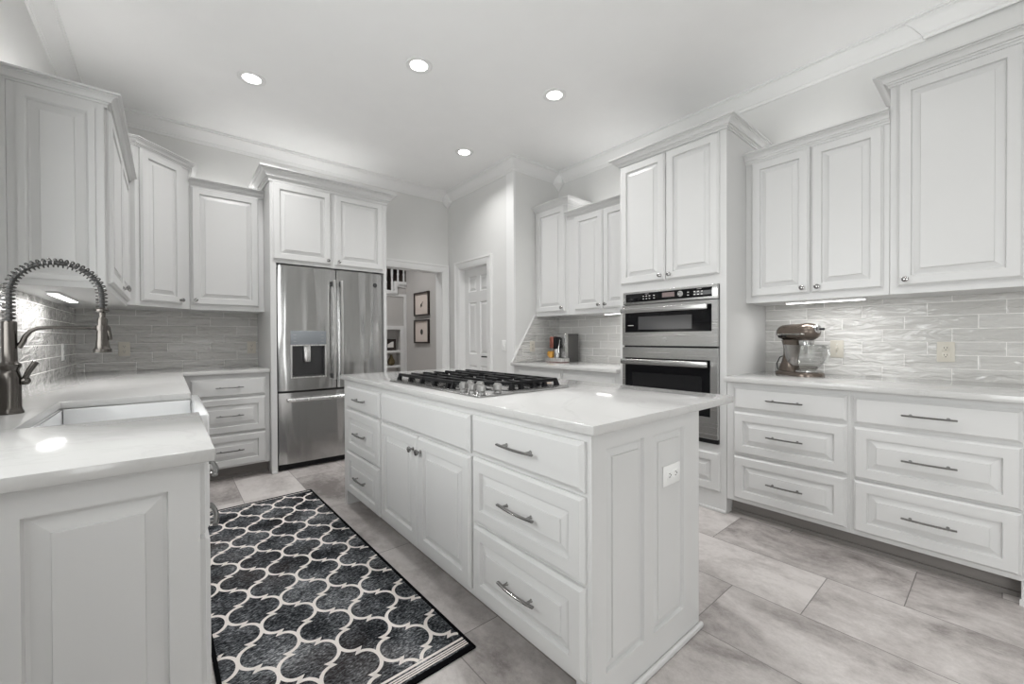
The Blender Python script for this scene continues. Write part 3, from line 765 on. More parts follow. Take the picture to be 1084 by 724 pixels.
def grate(x0, x1, y0, y1, notch=None):
    b = MB()
    def bar(p, q, h=gz, rr=gb):
        p = Vector((*p, h)); q = Vector((*q, h)); d = (q - p).normalized(); nrm = Vector((d.y, -d.x, 0)) * rr
        vs = [p - nrm * 1.2, p + nrm * 1.2, q + nrm * 1.2, q - nrm * 1.2]
        lo = [v + Vector((0, 0, -.016)) for v in vs]; tp = [v.copy() for v in vs]
        b.add(lo + tp, [(0, 1, 2, 3), (4, 5, 6, 7), (0, 1, 5, 4), (1, 2, 6, 5), (2, 3, 7, 6), (3, 0, 4, 7)])
    def leg(x, y, dx_=0, dy_=0):
        w0, w1 = .008, .011
        v0 = [(x - w0, y - w0, gz), (x + w0, y - w0, gz), (x + w0, y + w0, gz), (x - w0, y + w0, gz)]
        v1 = [(a + dx_ + (w1 - w0) * (1 if a > x else -1), c + dy_ + (w1 - w0) * (1 if c > y else -1), cz + .0095) for a, c, _ in v0]
        b.add(v0 + v1, [(0, 1, 2, 3), (4, 5, 6, 7), (0, 1, 5, 4), (1, 2, 6, 5), (2, 3, 7, 6), (3, 0, 4, 7)])
    xa = x0 if not notch else notch[0]
    if notch:
        nx, ny = notch
        out = [(nx, y0), (x1, y0), (x1, y1), (x0, y1), (x0, ny)]
    else: out = [(x0, y0), (x1, y0), (x1, y1), (x0, y1)]
    for i in range(len(out)):
        p_, q_ = out[i], out[(i + 1) % len(out)]
        if p_[1] == q_[1] and i != 0: continue
        if i == 0 and not notch: continue
        bar(p_, q_)
    for (a, c) in out:
        leg(a, c, .012 * (-1 if a < (x0 + x1) / 2 else 1) * 0.6, .012 * (-1 if c < (y0 + y1) / 2 else 1) * .6)
    ym = (y0 + y1) / 2
    nb = 6
    for k in range(1, nb):
        x = x0 + (x1 - x0) * k / nb
        lo = y0
        if notch and x < notch[0]:
            lo = notch[1] + (y0 - notch[1]) * (x - x0) / (notch[0] - x0)
        if k in (2, 4) or (k == 3):
            if lo < ym - .05: bar((x, lo), (x, ym - .045))
            bar((x, max(lo, ym + .045)), (x, y1))
        else: bar((x, lo), (x, y1))
        leg(x, y1, 0, .005); 
        if not notch or x > notch[0]: leg(x, y0, 0, -.005)
    bar((x0 if not notch else x0 + .04, ym), (x0 + (x1 - x0) * .34, ym)); bar((x0 + (x1 - x0) * .66, ym), (x1, ym))
    leg(x1, ym, .005, 0)
    if not notch: leg(x0, ym, -.005, 0)
    lc(b.build('grate', 'iron', t, smooth=0, weld=False))
gx0, gx1 = 1.085, 1.565
grate(gx0, gx1, 2.075, 2.350); grate(gx0, gx1, 1.800, 2.062); grate(gx0, gx1, 1.520, 1.787, notch=(1.270, 1.740))
for (x, y) in ((1.060, 1.622), (1.060, 1.550), (1.060, 1.478), (1.128, 1.662), (1.132, 1.590), (1.150, 1.478)):
    b = MB(); b.lathe([(.017, cz + .010), (.017, cz + .018), (.013, cz + .020), (.019, cz + .026), (.020, cz + .045), (.018, cz + .048), (.003, cz + .048)], (x, y, 0), n=20)
    b.box(x - .004, x + .004, y - .019, y + .019, cz + .047, cz + .053)
    lc(b.build('knob', 'satin', t))

# ------------------------------------------------------------------ refrigerator
fy = 4.08
t = thing('refrigerator', 'stainless french door refrigerator with water dispenser in the white surround', 'refrigerator', (1.216, fy, 0))
def lf(o): o.location = -t.location; return o
b = MB(); b.cbox(.737, 1.690, fy + .06, fy + .65, .03, 1.815, .006); lf(b.build('cabinet_shell', 'dark', t))
b = MB(); b.box(.745, 1.685, fy + .03, fy + .10, .008, .055); lf(b.build('base_grille', 'black', t))
b = MB(); b.box(.76, .84, fy + .012, fy + .12, 1.816, 1.834); b.box(1.58, 1.66, fy + .012, fy + .12, 1.816, 1.834); lf(b.build('hinge_cover', 'black', t))
def front(mb, x0, x1, z0, z1, bulge=.012, th=.055, holes=None):
    n = 14; prof = []
    for i in range(n + 1):
        u = i / n; e = min(u, 1 - u) * (x1 - x0)
        rnd = .012 * max(0, 1 - e / .012) ** 2
        prof.append((x0 + (x1 - x0) * u, fy - bulge * (1 - (2 * u - 1) ** 2) + rnd))
    if not holes: zs = [z0, z1]
    else: zs = [z0, holes[2], holes[3], z1]
    for zi in range(len(zs) - 1):
        for i in range(n):
            a, c = prof[i], prof[i + 1]
            if holes and zi == 1 and (a[0] + c[0]) / 2 > holes[0] and (a[0] + c[0]) / 2 < holes[1]: continue
            mb.add([(a[0], a[1], zs[zi]), (c[0], c[1], zs[zi]), (c[0], c[1], zs[zi + 1]), (a[0], a[1], zs[zi + 1])], [(0, 1, 2, 3)])
    for z in (z0, z1):
        mb.add([(p[0], p[1], z) for p in prof] + [(x1, fy + th, z), (x0, fy + th, z)], [tuple(range(n + 3))])
    mb.add([(x0, prof[0][1], z0), (x0, prof[0][1], z1), (x0, fy + th, z1), (x0, fy + th, z0)], [(0, 1, 2, 3)])
    mb.add([(x1, prof[-1][1], z0), (x1, prof[-1][1], z1), (x1, fy + th, z1), (x1, fy + th, z0)], [(0, 1, 2, 3)])
    mb.add([(x0, fy + th, z0), (x1, fy + th, z0), (x1, fy + th, z1), (x0, fy + th, z1)], [(0, 1, 2, 3)])
dw = (1.2305 - .742) / 14
hx0, hx1 = .742 + dw * 3.01, .742 + dw * 11.5
hx0 = .742 + dw * 3; hx1 = .742 + dw * 11
b = MB(); front(b, .742, 1.2305, .712, 1.828, holes=(hx0, hx1, .835, 1.120)); dl = lf(b.build('door', 'steel_v', t, smooth=50))
dl['label'] = 'left door with ice and water dispenser'
b = MB(); front(b, 1.2385, 1.690, .712, 1.828); drr = lf(b.build('door', 'steel_v', t, smooth=50))
b = MB(); front(b, .742, 1.690, .062, .694); fz = lf(b.build('freezer_drawer', 'steel_v', t, smooth=50))
# dispenser
b = MB(); b.cbox(hx0 - .010, hx1 + .010, fy - .017, fy - .001, 1.122, 1.248, .004); b.build('dispenser_panel', 'disppanel', dl)
marks = [(hx0 + .012, hx0 + .035, 1.150 + k * .03, 1.153 + k * .03) for k in range(3)] + [(hx1 - .035, hx1 - .012, 1.150 + k * .03, 1.153 + k * .03) for k in range(3)] + [(hx0 + .055 + k * .035, hx0 + .065 + k * .035, 1.133, 1.135) for k in range(5)]
for (xa, xb, za_, zb_) in marks:
    b = MB(); b.box(xa, xb, fy - .0178, fy - .0168, za_, zb_); b.build('panel_mark', 'panelprint', dl)
b = MB()
b.box(hx0, hx0 + .004, fy - .008, fy + .054, .835, 1.12); b.box(hx1 - .004, hx1, fy - .008, fy + .054, .835, 1.12)
b.box(hx0, hx1, fy + .050, fy + .054, .835, 1.12); b.box(hx0, hx1, fy - .008, fy + .054, .835, .842); b.box(hx0, hx1, fy - .006, fy + .054, 1.112, 1.12)
b.build('dispenser_recess', 'dispgrey', dl)
b = MB()
b.sweep([(hx0 - .010, .822), (hx0 - .010, 1.124), (hx1 + .010, 1.124), (hx1 + .010, .822)], [(0, 0), (0, .005), (.012, .005), (.012, 0)], tf=lambda a, c, h: (a, fy - .0105 - h, c), closed=True)
b.build('dispenser_bezel', 'steel_h', dl)
xm = (hx0 + hx1) / 2 - .01
b = MB(); b.cbox(xm - .025, xm + .030, fy + .006, fy + .03, .975, 1.112, .004); b.cbox(xm - .022, xm + .026, fy - .004, fy + .008, .965, 1.07, .004); b.build('dispenser_paddle', 'steel_h', dl)
def fhandle(p, x, z0, z1, dx_):
    b = MB(); n = 12; pts = []
    for i in range(n + 1):
        u = i / n; z = z0 + (z1 - z0) * u; pts.append((x, fy - .052 - .016 * (1 - (2 * u - 1) ** 2), z))
    b.tube(pts, .016, 8, flat=.75)
    o = b.build('handle', 'steel_h', p)
    b = MB()
    for z in (z0 + .03, z1 - .03): b.cbox(x - .011, x + .011, fy - .052, fy - .002, z - .022, z + .022, .004)
    b.build('handle_bracket', 'dark', o)
fhandle(dl, 1.203, .795, 1.725, 0); fhandle(drr, 1.268, .795, 1.725, 0)
b = MB(); n = 12
pts = [(.80 + .83 * i / n, fy - .055 - .012 * (1 - (2 * i / n - 1) ** 2), .632) for i in range(n + 1)]
b.tube(pts, .017, 8); o = b.build('handle', 'steel_h', fz)
b = MB()
for x in (.83, 1.60): b.cbox(x - .02, x + .02, fy - .055, fy - .001, .620, .644, .004)
b.build('handle_bracket', 'steel_h', o)
b = MB(); b.lathe([(.022, 0), (.022, -.003), (.018, -.004), (.017, -.0025), (.001, -.0025)], (1.606, fy - .006, 1.712), 'y', 24)
pts = [(1.606 + .010 * math.cos(a) * (1 - .05 * a), fy - .0095, 1.712 + .010 * math.sin(a) * (1 - .05 * a)) for a in [k * .45 for k in range(14)]]
b.tube(pts, .0016, 6); b.build('badge', 'dispgrey', drr)

# ------------------------------------------------------------------ wall oven (microwave over oven)
t = thing('built_in_oven', 'built-in stainless double wall oven with black glass in the tall cabinet', 'oven', (BX, 2.013, 0), R_)
fx0, fx1 = 2.013 - 1.970, 2.013 - 1.224           # local x
b = MB(); b.box(fx0 + .003, fx1 - .003, .0, .55, .452, 1.532); b.build('oven_case', 'dark', t)
def frame4(x0, x1, z0, z1, hx0_, hx1_, hz0_, hz1_, y0, y1, name, mat, parent):
    b = MB()
    b.box(x0, hx0_, y0, y1, z0, z1); b.box(hx1_, x1, y0, y1, z0, z1); b.box(hx0_, hx1_, y0, y1, z0, hz0_); b.box(hx0_, hx1_, y0, y1, hz1_, z1)
    return b.build(name, mat, parent, bevel=.0)
b = MB(); b.cbox(fx0, fx1, -.024, -.001, 1.434, 1.534, .004); cp = b.build('control_panel', 'steel_x', t)
gx0_, gx1_ = fx0 + .028, fx1 - .038
b = MB(); b.cbox(gx0_, gx1_, -.027, -.024, 1.452, 1.517, .001); cg = b.build('control_glass', 'blackglass', cp)
b = MB(); b.box(.388, .484, -.0285, -.027, 1.472, 1.505); b.build('display', 'display', cg)
b = MB(); b.lathe([(.021, -.027), (.021, -.034), (.016, -.036), (.015, -.030), (.001, -.030)], (.530 - .0, 0, 1.486), 'y', 24); b.build('dial', 'chrome', cg)
b = MB()
for (xa, cols, rows) in ((.225, 3, 2), (.315, 1, 2), (.580, 1, 2), (.625, 3, 2)):
    for i in range(cols):
        for j in range(rows):
            b.box(xa + i * .026, xa + i * .026 + .012, -.0285, -.027, 1.470 + j * .020, 1.475 + j * .020)
b.box(.245, .275, -.0285, -.027, 1.508, 1.510); b.box(.650, .680, -.0285, -.027, 1.508, 1.510)
b.build('button_marks', 'photo', cg)
# upper door
ud = frame4(fx0, fx1, 1.113, 1.428, fx0 + .026, fx1 - .038, 1.216, 1.402, -.030, -.001, 'upper_door', 'steel_x', t)
b = MB(); b.box(fx0 + .026, fx1 - .038, -.028, -.004, 1.216, 1.402); b.build('door_glass', 'blackglass', ud)
b = MB(); b.box(2.013 - 1.826, 2.013 - 1.400, -.0290, -.0280, 1.236, 1.336); o = b.build('window', 'ovenin', ud); o['label'] = 'grey see-through window'
b = MB(); b.box(fx0 + .050, fx0 + .100, -.0290, -.0280, 1.268, 1.272); b.build('glass_mark', 'photo', ud)
def ohandle(p, z):
    b = MB(); b.cbox(fx0 + .004, fx1 - .055, -.072, -.050, z - .020, z + .020, .006, 3); o = b.build('handle', 'steel_x', p)
    b = MB()
    for x in (fx0 + .03, fx1 - .08): b.cbox(x - .012, x + .012, -.052, -.029, z - .014, z + .014, .003)
    b.build('handle_bracket', 'steel_h', o)
ohandle(ud, 1.385)
b = MB(); b.lathe([(.016, -.030), (.016, -.0325), (.012, -.033), (.012, -.0315), (.001, -.0315)], (2.013 - 1.602, 0, 1.160), 'y', 24)
pts = [(2.013 - 1.602 + .007 * math.cos(a) * (1 - .05 * a), -.0335, 1.160 + .007 * math.sin(a) * (1 - .05 * a)) for a in [k * .45 for k in range(14)]]
b.tube(pts, .0012, 6); b.build('badge', 'chrome', ud)
b = MB(); b.box(fx0 + .01, fx1 - .01, -.016, -.001, 1.100, 1.112)
b.build('vent_slot', 'black', t)
# lower door
ld = frame4(fx0, fx1, .484, 1.099, fx0 + .026, fx1 - .048, .632, 1.018, -.030, -.001, 'lower_door', 'steel_x', t)
b = MB(); b.box(fx0 + .026, fx1 - .048, -.028, -.004, .632, 1.018); b.build('door_glass', 'blackglass', ld)
b = MB(); b.box(fx0 + .09, fx1 - .105, -.0290, -.0280, .70, .905); b.build('window', 'ovenglass', ld)
ohandle(ld, .988)
b = MB(); b.cbox(fx0, fx1, -.022, -.001, .453, .480, .003); b.build('lower_trim', 'black', t)

# ------------------------------------------------------------------ faucet
fxx, fyy, z0 = -.423, 2.22, .9152
t = thing('kitchen_faucet', 'dark nickel spring neck faucet behind the sink', 'faucet', (fxx, fyy, z0))
b = MB(); b.lathe([(r_ * .81, h_) for r_, h_ in [(.040, 0), (.040, .006), (.036, .012), (.034, .020), (.033, .024), (.0335, .10), (.034, .125), (.030, .140), (.027, .150), (.030, .158), (.034, .163), (.034, .172), (.026, .178), (.0225, .182), (.0225, .318), (.020, .322), (.012, .322)]], n=32); b.build('body', 'faucet', t)
R0 = .115; zc = 1.338 - z0
path_ = [(0, 0, .30 + i * .012) for i in range(int((zc - .30) / .012))]
path_ += [(R0 - R0 * math.cos(a), 0, zc + R0 * math.sin(a)) for a in [PI * i / 40 for i in range(41)]]
path_ += [(2 * R0, 0, zc - i * .012) for i in range(1, 6)]
b = MB(); b.tube(path_, .008, 10); b.build('hose', 'hose', t)
# helical spring
P = [Vector(p) for p in path_]; cum = [0]
for i in range(1, len(P)): cum.append(cum[-1] + (P[i] - P[i - 1]).length)
tot = cum[-1]; turns = 40; ns = turns * 14; hp = []; k = 0
for i in range(ns + 1):
    sd = tot * i / ns
    while k < len(cum) - 2 and cum[k + 1] < sd: k += 1
    u = (sd - cum[k]) / (cum[k + 1] - cum[k]); p = P[k].lerp(P[k + 1], u); tg = (P[k + 1] - P[k]).normalized()
    nn = tg.cross(Vector((0, 1, 0))); g = 2 * PI * turns * i / ns
    hp.append(p + (nn * math.cos(g) + Vector((0, 1, 0)) * math.sin(g)) * .0150)
b = MB(); b.tube(hp, .0024, 6); b.build('spring', 'spring', t)
b = MB(); hx = 2 * R0; dz = -z0
b.lathe([(.018, 1.292 + dz), (.021, 1.288 + dz), (.021, 1.280 + dz), (.010, 1.276 + dz), (.009, 1.250 + dz)], (hx, 0, 0), n=24)
b.lathe([(.012, 1.256 + dz), (.015, 1.250 + dz), (.0165, 1.200 + dz), (.020, 1.150 + dz), (.0215, 1.142 + dz), (.0265, 1.136 + dz), (.0265, 1.124 + dz), (.021, 1.122 + dz)], (hx, 0, 0), n=28)
b.cbox(hx + .015, hx + .028, -.007, .007, 1.170 + dz, 1.225 + dz, .004, xf=lambda x, y, z: (x - (z - (1.225 + dz)) * .12 - .006, y, z))
b.build('spray_head', 'faucet', t)
b = MB()
ap = [(.020, 0, 1.145 + dz), (.030, 0, 1.165 + dz), (.036, 0, 1.185 + dz), (.048, 0, 1.203 + dz), (.066, 0, 1.214 + dz), (.09, 0, 1.217 + dz), (hx - .018, 0, 1.217 + dz)]
b.tube(ap, [.009, .0085, .0078, .0070, .0066, .0066, .0066], 10)
b.lathe([(.020, 1.208 + dz), (.020, 1.226 + dz), (.0175, 1.226 + dz), (.0175, 1.208 + dz)], (hx, 0, 0), n=24)
b.build('support_arm', 'faucet', t)
b = MB(); b.lathe([(.010, .024), (.013, .028), (.014, .036), (.012, .044), (.005, .048)], (0, 0, .112), 'x', 16)
b.tube([(.034, -.004, .118), (.044, -.006, .145), (.062, -.008, .180)], [.0075, .0085, .0095], 12)
b.build('lever_handle', 'faucet', t)

# ------------------------------------------------------------------ rug
ang = math.radians(1.08)
rug = thing('runner_rug', 'charcoal runner rug with cream trellis lines on the floor beside the island', 'rug', (.885, 1.276, 0), ang)
RW, RL, RT = .76, 2.172, .007
b = MB(); b.cbox(-RW + .012, -.012, .020, RL - .012, .0004, RT, .002, 1, mi=0)
scount = [0]
def strip(pts, wd, inside, z=RT + .0006):
    """flat ribbon with mitred joints, cut off outside the field"""
    scount[0] += 1; z += (scount[0] % 9) * .00006
    P = [Vector(p) for p in pts]; vs = []
    for i, p in enumerate(P):
        d0 = (P[i] - P[i - 1]).normalized() if i else (P[1] - P[0]).normalized()
        d1 = (P[i + 1] - P[i]).normalized() if i < len(P) - 1 else d0
        n0, n1 = Vector((-d0.y, d0.x)), Vector((-d1.y, d1.x)); dt = max(.45, 1 + n0.dot(n1))
        mm = (n0 + n1) / dt * wd / 2
        vs += [(*(p + mm), z), (*(p - mm), z)]
    fs = [(2 * i, 2 * i + 1, 2 * i + 3, 2 * i + 2) for i in range(len(P) - 1) if inside((P[i] + P[i + 1]) / 2)]
    if fs: b.add(vs, fs, 1)
ins = lambda p: -RW + .014 < p.x < -.014 and .078 < p.y < RL - .020
PX_, PY_ = .2, .3; nx0, ny0 = -.393, .6476
edge = []
for i in range(11):
    g = PI / 2 * i / 10; edge.append((.05 * (1 - math.cos(g)), .066 * math.sin(g)))
edge.append((.0560, .0660)); edge.append((.0440, .0840))
for i in range(10, -1, -1):
    g = PI / 2 * i / 10; edge.append((.1 - .05 * (1 - math.cos(g)), .15 - .066 * math.sin(g)))
for i in range(-4, 5):
    for j in range(-4, 8):
        for (ox, oy) in ((0, 0), (.1, .15)):
            X_, Y_ = nx0 + i * PX_ + ox, ny0 + j * PY_ + oy
            strip([(X_ + u, Y_ + v) for u, v in edge], .0140, ins); strip([(X_ - u, Y_ + v) for u, v in edge], .0140, ins)
for yy, wd in ((.070, .011), (.054, .006), (.044, .006), (.034, .006), (RL - .026, .006)):
    strip([(-RW + .014 + (RW - .028) * k / 20, yy) for k in range(21)], wd, lambda p: True)
b.build('pile', ['rug', 'rugline'], rug, smooth=0, weld=False, recalc=False)
b = MB(); b.cbox(-RW, -RW + .014, 0, RL, .0002, RT + .002, .002); b.cbox(-.014, 0, 0, RL, .0002, RT + .002, .002); b.cbox(-RW + .012, -.012, 0, .022, .0002, RT + .0018, .002); b.cbox(-RW + .012, -.012, RL - .014, RL, .0002, RT + .0018, .002)
b.build('binding', 'rugedge', rug)

# ------------------------------------------------------------------ stand mixer
hd = math.atan2(-.272, -.134)
t = thing('stand_mixer', 'brown metallic stand mixer with glass bowl on the right counter', 'mixer', (3.297, .896, .9152), hd)
b = MB()
def rrect(x0, x1, w0, w1, n=10):
    pts = []
    for (cx, r, a0) in ((x1 - w1, w1, -PI / 2), (x0 + w0, w0, PI / 2)):
        for i in range(n + 1):
            a = a0 + PI * i / n; pts.append((cx + r * math.cos(a), r * math.sin(a)))
    return pts
o0 = rrect(-.155, .155, .080, .105); o1 = rrect(-.152, .152, .076, .101); o2 = rrect(-.140, .140, .066, .090)
k = len(o0); vs = [(x, y, 0) for x, y in o0] + [(x, y, .014) for x, y in o0] + [(x, y, .020) for x, y in o1] + [(x, y, .026) for x, y in o2]
fs = [tuple(range(k))] + [(r * k + i, r * k + (i + 1) % k, (r + 1) * k + (i + 1) % k, (r + 1) * k + i) for r in range(3) for i in range(k)] + [tuple(range(3 * k, 4 * k))]
b.add(vs, fs); b.build('base', 'mixer', t)
b = MB(); secs = []
for (z, xc, a_, c_r) in ((.020, -.065, .080, .062), (.045, -.072, .066, .056), (.09, -.066, .050, .048), (.14, -.056, .046, .046), (.19, -.052, .052, .048), (.225, -.050, .066, .052), (.24, -.045, .078, .052)):
    secs.append([(xc + a_ * math.cos(2 * PI * i / 24), c_r * math.sin(2 * PI * i / 24), z) for i in range(24)])
vs = [p for s_c in secs for p in s_c]; fs = [(r * 24 + i, r * 24 + (i + 1) % 24, r * 24 + 24 + (i + 1) % 24, r * 24 + 24 + i) for r in range(len(secs) - 1) for i in range(24)] + [tuple(range(24)), tuple(range(24 * (len(secs) - 1), 24 * len(secs)))]
b.add(vs, fs); b.build('pedestal', 'mixer', t)
b = MB(); prof = [(.004, -.135), (.035, -.132), (.052, -.120), (.060, -.100), (.063, -.06), (.064, 0), (.067, .04), (.070, .07), (.066, .10), (.050, .128), (.030, .140), (.006, .142)]
b.lathe(prof, (-.008, 0, .292), 'x', 28, sx=.98, sy=.88); hd_ = b.build('motor_head', 'mixer', t)
b = MB(); b.lathe([(.0645, -.10), (.0665, -.06), (.0675, .0), (.0705, .04), (.0735, .07), (.069, .102)], (-.008, 0, .278), 'x', 28, sx=1.0, sy=.17); b.build('trim_band', 'steel_h', hd_)
b = MB(); b.lathe([(.028, .115), (.028, .138), (.024, .142), (.006, .142)], (0, 0, .310), 'x', 20, sx=.95, sy=.95); b.tube([(.140, 0, .310), (.160, 0, .310)], .006, 8); b.build('hub_cap', 'chrome', hd_)
b = MB(); b.tube([(.152, 0, .310), (.176, 0, .308)], .0085, 10); b.tube([(-.08, -.060, .262), (-.08, -.078, .262)], .009, 10); b.tube([(-.045, -.060, .262), (-.045, -.074, .262)], .007, 10); b.build('black_knob', 'black', hd_)
b = MB(); b.lathe([(.042, .200), (.046, .235), (.040, .243)], (.055, 0, 0), n=20); b.tube([(.055, 0, .215), (.055, 0, .150)], .009, 10)
b.build('beater_shaft', 'chrome', t)
b = MB(); bx = .050
prof = [(.045, .028), (.055, .030), (.058, .040), (.082, .060), (.105, .095), (.116, .135), (.119, .175), (.122, .205), (.119, .205), (.115, .175), (.112, .135), (.101, .098), (.078, .064), (.052, .044), (.003, .044)]
b.lathe(prof, (bx, 0, 0), n=36); bowl = b.build('glass_bowl', 'glass', t)
b = MB(); b.tube([(bx + .116, 0, .195), (bx + .150, 0, .190), (bx + .160, 0, .150), (bx + .145, 0, .105), (bx + .106, 0, .095)], [.008, .009, .009, .009, .008], 10); b.build('bowl_handle', 'glass', bowl)
b = MB(); b.lathe([(.1215, .201), (.1240, .203), (.1240, .207), (.1180, .207)], (bx, 0, 0), n=36); b.build('bowl_rim', 'glass', bowl)
b = MB(); b.lathe([(.062, .0265), (.062, .034), (.050, .036), (.01, .036)], (bx, 0, 0), n=24); b.build('bowl_plate', 'chrome', t)
b = MB(); b.tube([(-.15, .02, .012), (-.185, .02, .03), (-.19, .02, .07), (-.165, .02, .115), (-.12, .02, .13)], .0038, 8); b.build('power_cord', 'black', t)

# ------------------------------------------------------------------ coffee machine and cups
t = thing('coffee_machine', 'small dark espresso machine with chrome front on the corner counter', 'coffee machine', (3.165, 3.09, .9152), R_)
b = MB(); b.cbox(-.105, .105, .085, .285, .0, .305, .010, 3); b.build('shell', 'machine', t)
b = MB(); b.cbox(-.108, -.090, .075, .100, .045, .304, .003); b.build('chrome_pillar', 'chrome', t)
b = MB(); b.cbox(.086, .108, .070, .110, .045, .304, .003); b.build('chrome_pillar', 'chrome', t)
b = MB(); b.cbox(-.086, .086, .078, .088, .05, .300, .003); b.build('front_panel', 'steel', t)
b = MB(); b.cbox(-.118, .118, -.005, .120, .006, .045, .006, 3); o = b.build('drip_tray', 'steel_h', t)
b = MB(); b.cbox(-.112, .112, -.002, .118, .0, .008, .002); b.build('tray_foot', 'copper', o)
b = MB(); b.cbox(-.060, -.010, -.002, .08, .150, .275, .008, 3); b.build('spout_cover', 'copper', t)
b = MB(); b.cbox(-.010, .022, .005, .08, .140, .272, .006, 2); b.build('spout_body', 'black', t)
b = MB(); b.tube([(.045, .05, .24), (.045, .03, .15), (.045, .03, .10)], .005, 8); b.build('steam_wand', 'chrome', t)
b = MB(); b.cbox(-.08, .08, .287, .31, .06, .24, .004); b.build('water_tank', 'glass', t)
b = MB(); b.lathe([(.028, 0), (.031, .004), (.032, .095), (.034, .100), (.030, .100), (.028, .010), (.004, .008)], n=24)
o = b.build('milk_jug', 'chrome'); o.location = (3.205, 3.082, .9604); tag(o, 'tall silver cup on the coffee machine drip tray', 'cup')
t = thing('coffee_cup', 'amber patterned coffee cup on the left of the drip tray', 'cup', (3.200, 3.162, .9604))
b = MB(); b.lathe([(.022, 0), (.026, .003), (.034, .035), (.036, .072), (.033, .072), (.030, .035), (.022, .008), (.003, .006)], n=24); b.build('bowl', 'amber', t)
b = MB(); b.tube([(0, .034, .060), (0, .052, .058), (0, .056, .036), (0, .048, .020), (0, .030, .020)], .0045, 8); b.build('handle', 'amber', t)

# ------------------------------------------------------------------ outlets and switches
def outlet(label, loc_, rz, plate='ivory', horiz=False, wd=.074, hh=.118, kind='outlet'):
    t = thing({'outlet': 'power_outlet', 'switch': 'light_switch'}[kind], label, kind, loc_, rz)
    if horiz: wd, hh = hh, wd
    b = MB(); b.cbox(-wd / 2, wd / 2, -.006, 0, 0, hh, .003); b.build('cover_plate', plate, t)
    if kind == 'outlet':
        for s_ in (-1, 1):
            cx, cz_ = (s_ * .021, hh / 2) if horiz else (0, hh / 2 + s_ * .021)
            b = MB(); b.cbox(cx - .016, cx + .016, -.008, -.005, cz_ - .015, cz_ + .015, .007, 3); r = b.build('receptacle', plate, t)
            b = MB()
            if horiz:
                b.box(cx - .004, cx + .004, -.0086, -.0079, cz_ + .005, cz_ + .0075); b.box(cx - .004, cx + .004, -.0086, -.0079, cz_ - .0075, cz_ - .005); b.lathe([(.0028, -.0079), (.0028, -.0086)], (cx + .009, 0, cz_), 'y', 10)
            else:
                b.box(cx - .0075, cx - .005, -.0086, -.0079, cz_ - .001, cz_ + .008); b.box(cx + .005, cx + .0075, -.0086, -.0079, cz_ - .001, cz_ + .008); b.lathe([(.0028, -.0079), (.0028, -.0086)], (cx, 0, cz_ - .008), 'y', 10)
            b.build('slots', 'slot', r)
    else:
        b = MB(); b.cbox(-.006, .006, -.017, -.005, hh / 2 - .010, hh / 2 + .014, .002, xf=lambda x, y, z: (x, y, z)); b.build('toggle', plate, t)
        b = MB()
        for s_ in (-1, 1): b.lathe([(.003, -.0058), (.003, -.0068)], (0, 0, hh / 2 + s_ * .030), 'y', 10)
        b.build('screws', 'chrome', t)
    return t
outlet('ivory outlet on the right backsplash, right of the stand mixer', (XR - .010, .219, 1.023), R_)
outlet('ivory switch on the right backsplash, half behind the mixer bowl', (XR - .010, .735, 1.032), R_, kind='switch')
outlet('ivory outlet on the back backsplash, beside the spray head', (-.281, YB - .010, 1.037), 0)
outlet('ivory outlet on the back backsplash, next to the refrigerator cabinet', (.628, YB - .010, 1.034), 0)
outlet('pale outlet on the left backsplash, behind the faucet', (XL + .010, 4.17, 1.030), PI / 2, 'whiteplastic')
outlet('pale outlet on the tiled jog wall, left of the coffee machine', (3.100, YJ - .008, 1.023), 0, 'ivory')
outlet('white sideways outlet on the panelled end of the island', (1.421, .7875, .632), 0, 'whiteplastic', horiz=True)
outlet('white light switch between the passage door and the pilaster', (XD, 3.565, 1.035), R_, 'whiteplastic', kind='switch')

# ------------------------------------------------------------------ lamps
def can(x, y, label, power=1.0):
    t = thing('recessed_ceiling_light', label, 'ceiling light', (x, y, ZC))
    b = MB(); b.lathe([(.092, 0), (.092, -.004), (.086, -.008), (.060, -.005), (.060, -.001)], n=32); b.build('trim_ring', 'trim', t)
    b = MB(); b.lathe([(.0595, -.0012), (.0595, -.0025), (.001, -.003)], n=32); b.build('lens', 'lens', t)
    l = bpy.data.lights.new('lamp_glow', 'AREA'); l.shape = 'DISK'; l.size = .13; l.energy = CAN * power; l.spread = math.radians(132); l.color = (1, .992, .984)
    o = bpy.data.objects.new('lamp_glow', l); COL.objects.link(o); o.parent = t; o.location = (0, 0, -.012)
    return t
can(.487, 3.544, 'round ceiling light nearest the refrigerator, leftmost in view', 1.5)
can(1.362, 2.631, 'round ceiling light above the cooktop, second from the left')
can(2.347, 2.273, 'round ceiling light in front of the oven cabinet, rightmost in view')
can(2.347, 3.556, 'round ceiling light near the passage door, farthest and smallest')
can(1.43, 1.60, 'round ceiling light above the near end of the island')
can(1.95, .45, 'added ceiling light out of view in front of the right counter')  # unseen lamp, added to brighten the right cabinets
can(1.43, -1.2, 'added ceiling light out of view behind the camera')  # lamp out of view, added to raise the room brightness
can(2.0, 5.6, 'added ceiling light out of view in the hall', 2.2)  # unseen lamp, added to brighten the hall beyond the opening
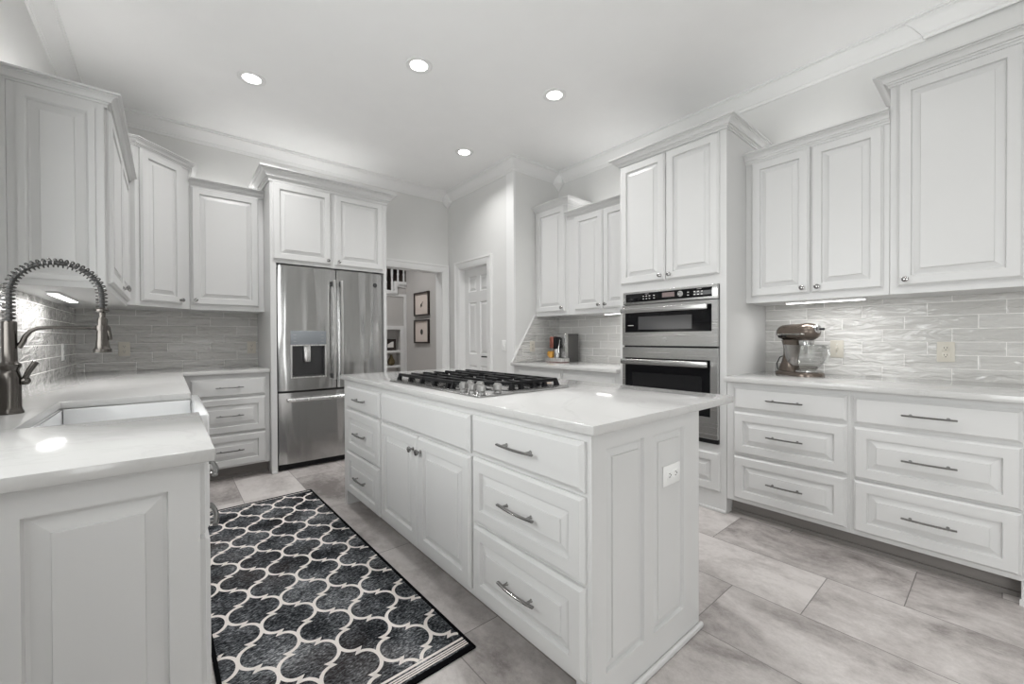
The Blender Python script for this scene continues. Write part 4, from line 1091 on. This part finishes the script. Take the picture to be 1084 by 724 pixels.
def strip_light(x, y, z, rz, L, label, power=1.0):
    t = thing('under_cabinet_light', label, 'light', (x, y, z), rz)
    b = MB(); b.cbox(-L / 2, L / 2, -.022, .022, -.012, -.0002, .003); b.build('housing', 'trim', t)
    b = MB(); b.box(-L / 2 + .006, L / 2 - .006, -.017, .017, -.0145, -.0122); b.build('lens', 'strip', t)
    l = bpy.data.lights.new('strip_glow', 'AREA'); l.shape = 'RECTANGLE'; l.size = L - .02; l.size_y = .03; l.energy = STRIP * power * L / .42; l.color = (1, .992, .984)
    o = bpy.data.objects.new('strip_glow', l); COL.objects.link(o); o.parent = t; o.location = (0, 0, -.018)
strip_light(3.24, .745, UZ, R_, .42, 'glowing strip light under the wall cabinet above the mixer')
strip_light(3.24, 2.26, UZ, R_, .42, 'glowing strip light under the wall cabinet left of the oven')
strip_light(-.44, 3.35, 1.415, PI / 2, .62, 'glowing strip light under the left wall cabinet behind the faucet', 1.5)

def top_strip(x, y, z, rz, L, label):
    t = thing('over_cabinet_light', label, 'light', (x, y, z), rz)
    b = MB(); b.cbox(-L / 2, L / 2, -.022, .022, .0005, .012, .003); b.build('housing', 'trim', t)
    b = MB(); b.box(-L / 2 + .006, L / 2 - .006, -.017, .017, .0122, .0145); b.build('lens', 'strip', t)
    l = bpy.data.lights.new('strip_glow', 'AREA'); l.shape = 'RECTANGLE'; l.size = L - .02; l.size_y = .03; l.energy = UPL * L; l.color = (1, .992, .984)
    o = bpy.data.objects.new('strip_glow', l); COL.objects.link(o); o.parent = t; o.location = (0, 0, .018); o.rotation_euler = (PI, 0, 0)
top_strip(3.33, .80, 2.398, R_, .45, 'strip light on top of the wall cabinet above the mixer')
top_strip(3.33, .16, 2.596, R_, .20, 'strip light on top of the tallest right wall cabinet')
top_strip(3.33, 2.45, 2.398, R_, .76, 'strip light on top of the two door cabinet left of the oven cabinet')
top_strip(-.42, 3.36, 2.291, PI / 2, 1.1, 'strip light on top of the left wall cabinet')
top_strip(.42, 4.60, 2.466, 0, .44, 'strip light on top of the cabinet left of the refrigerator')
top_strip(1.20, 4.50, 2.562, 0, .90, 'strip light on top of the refrigerator cabinet')
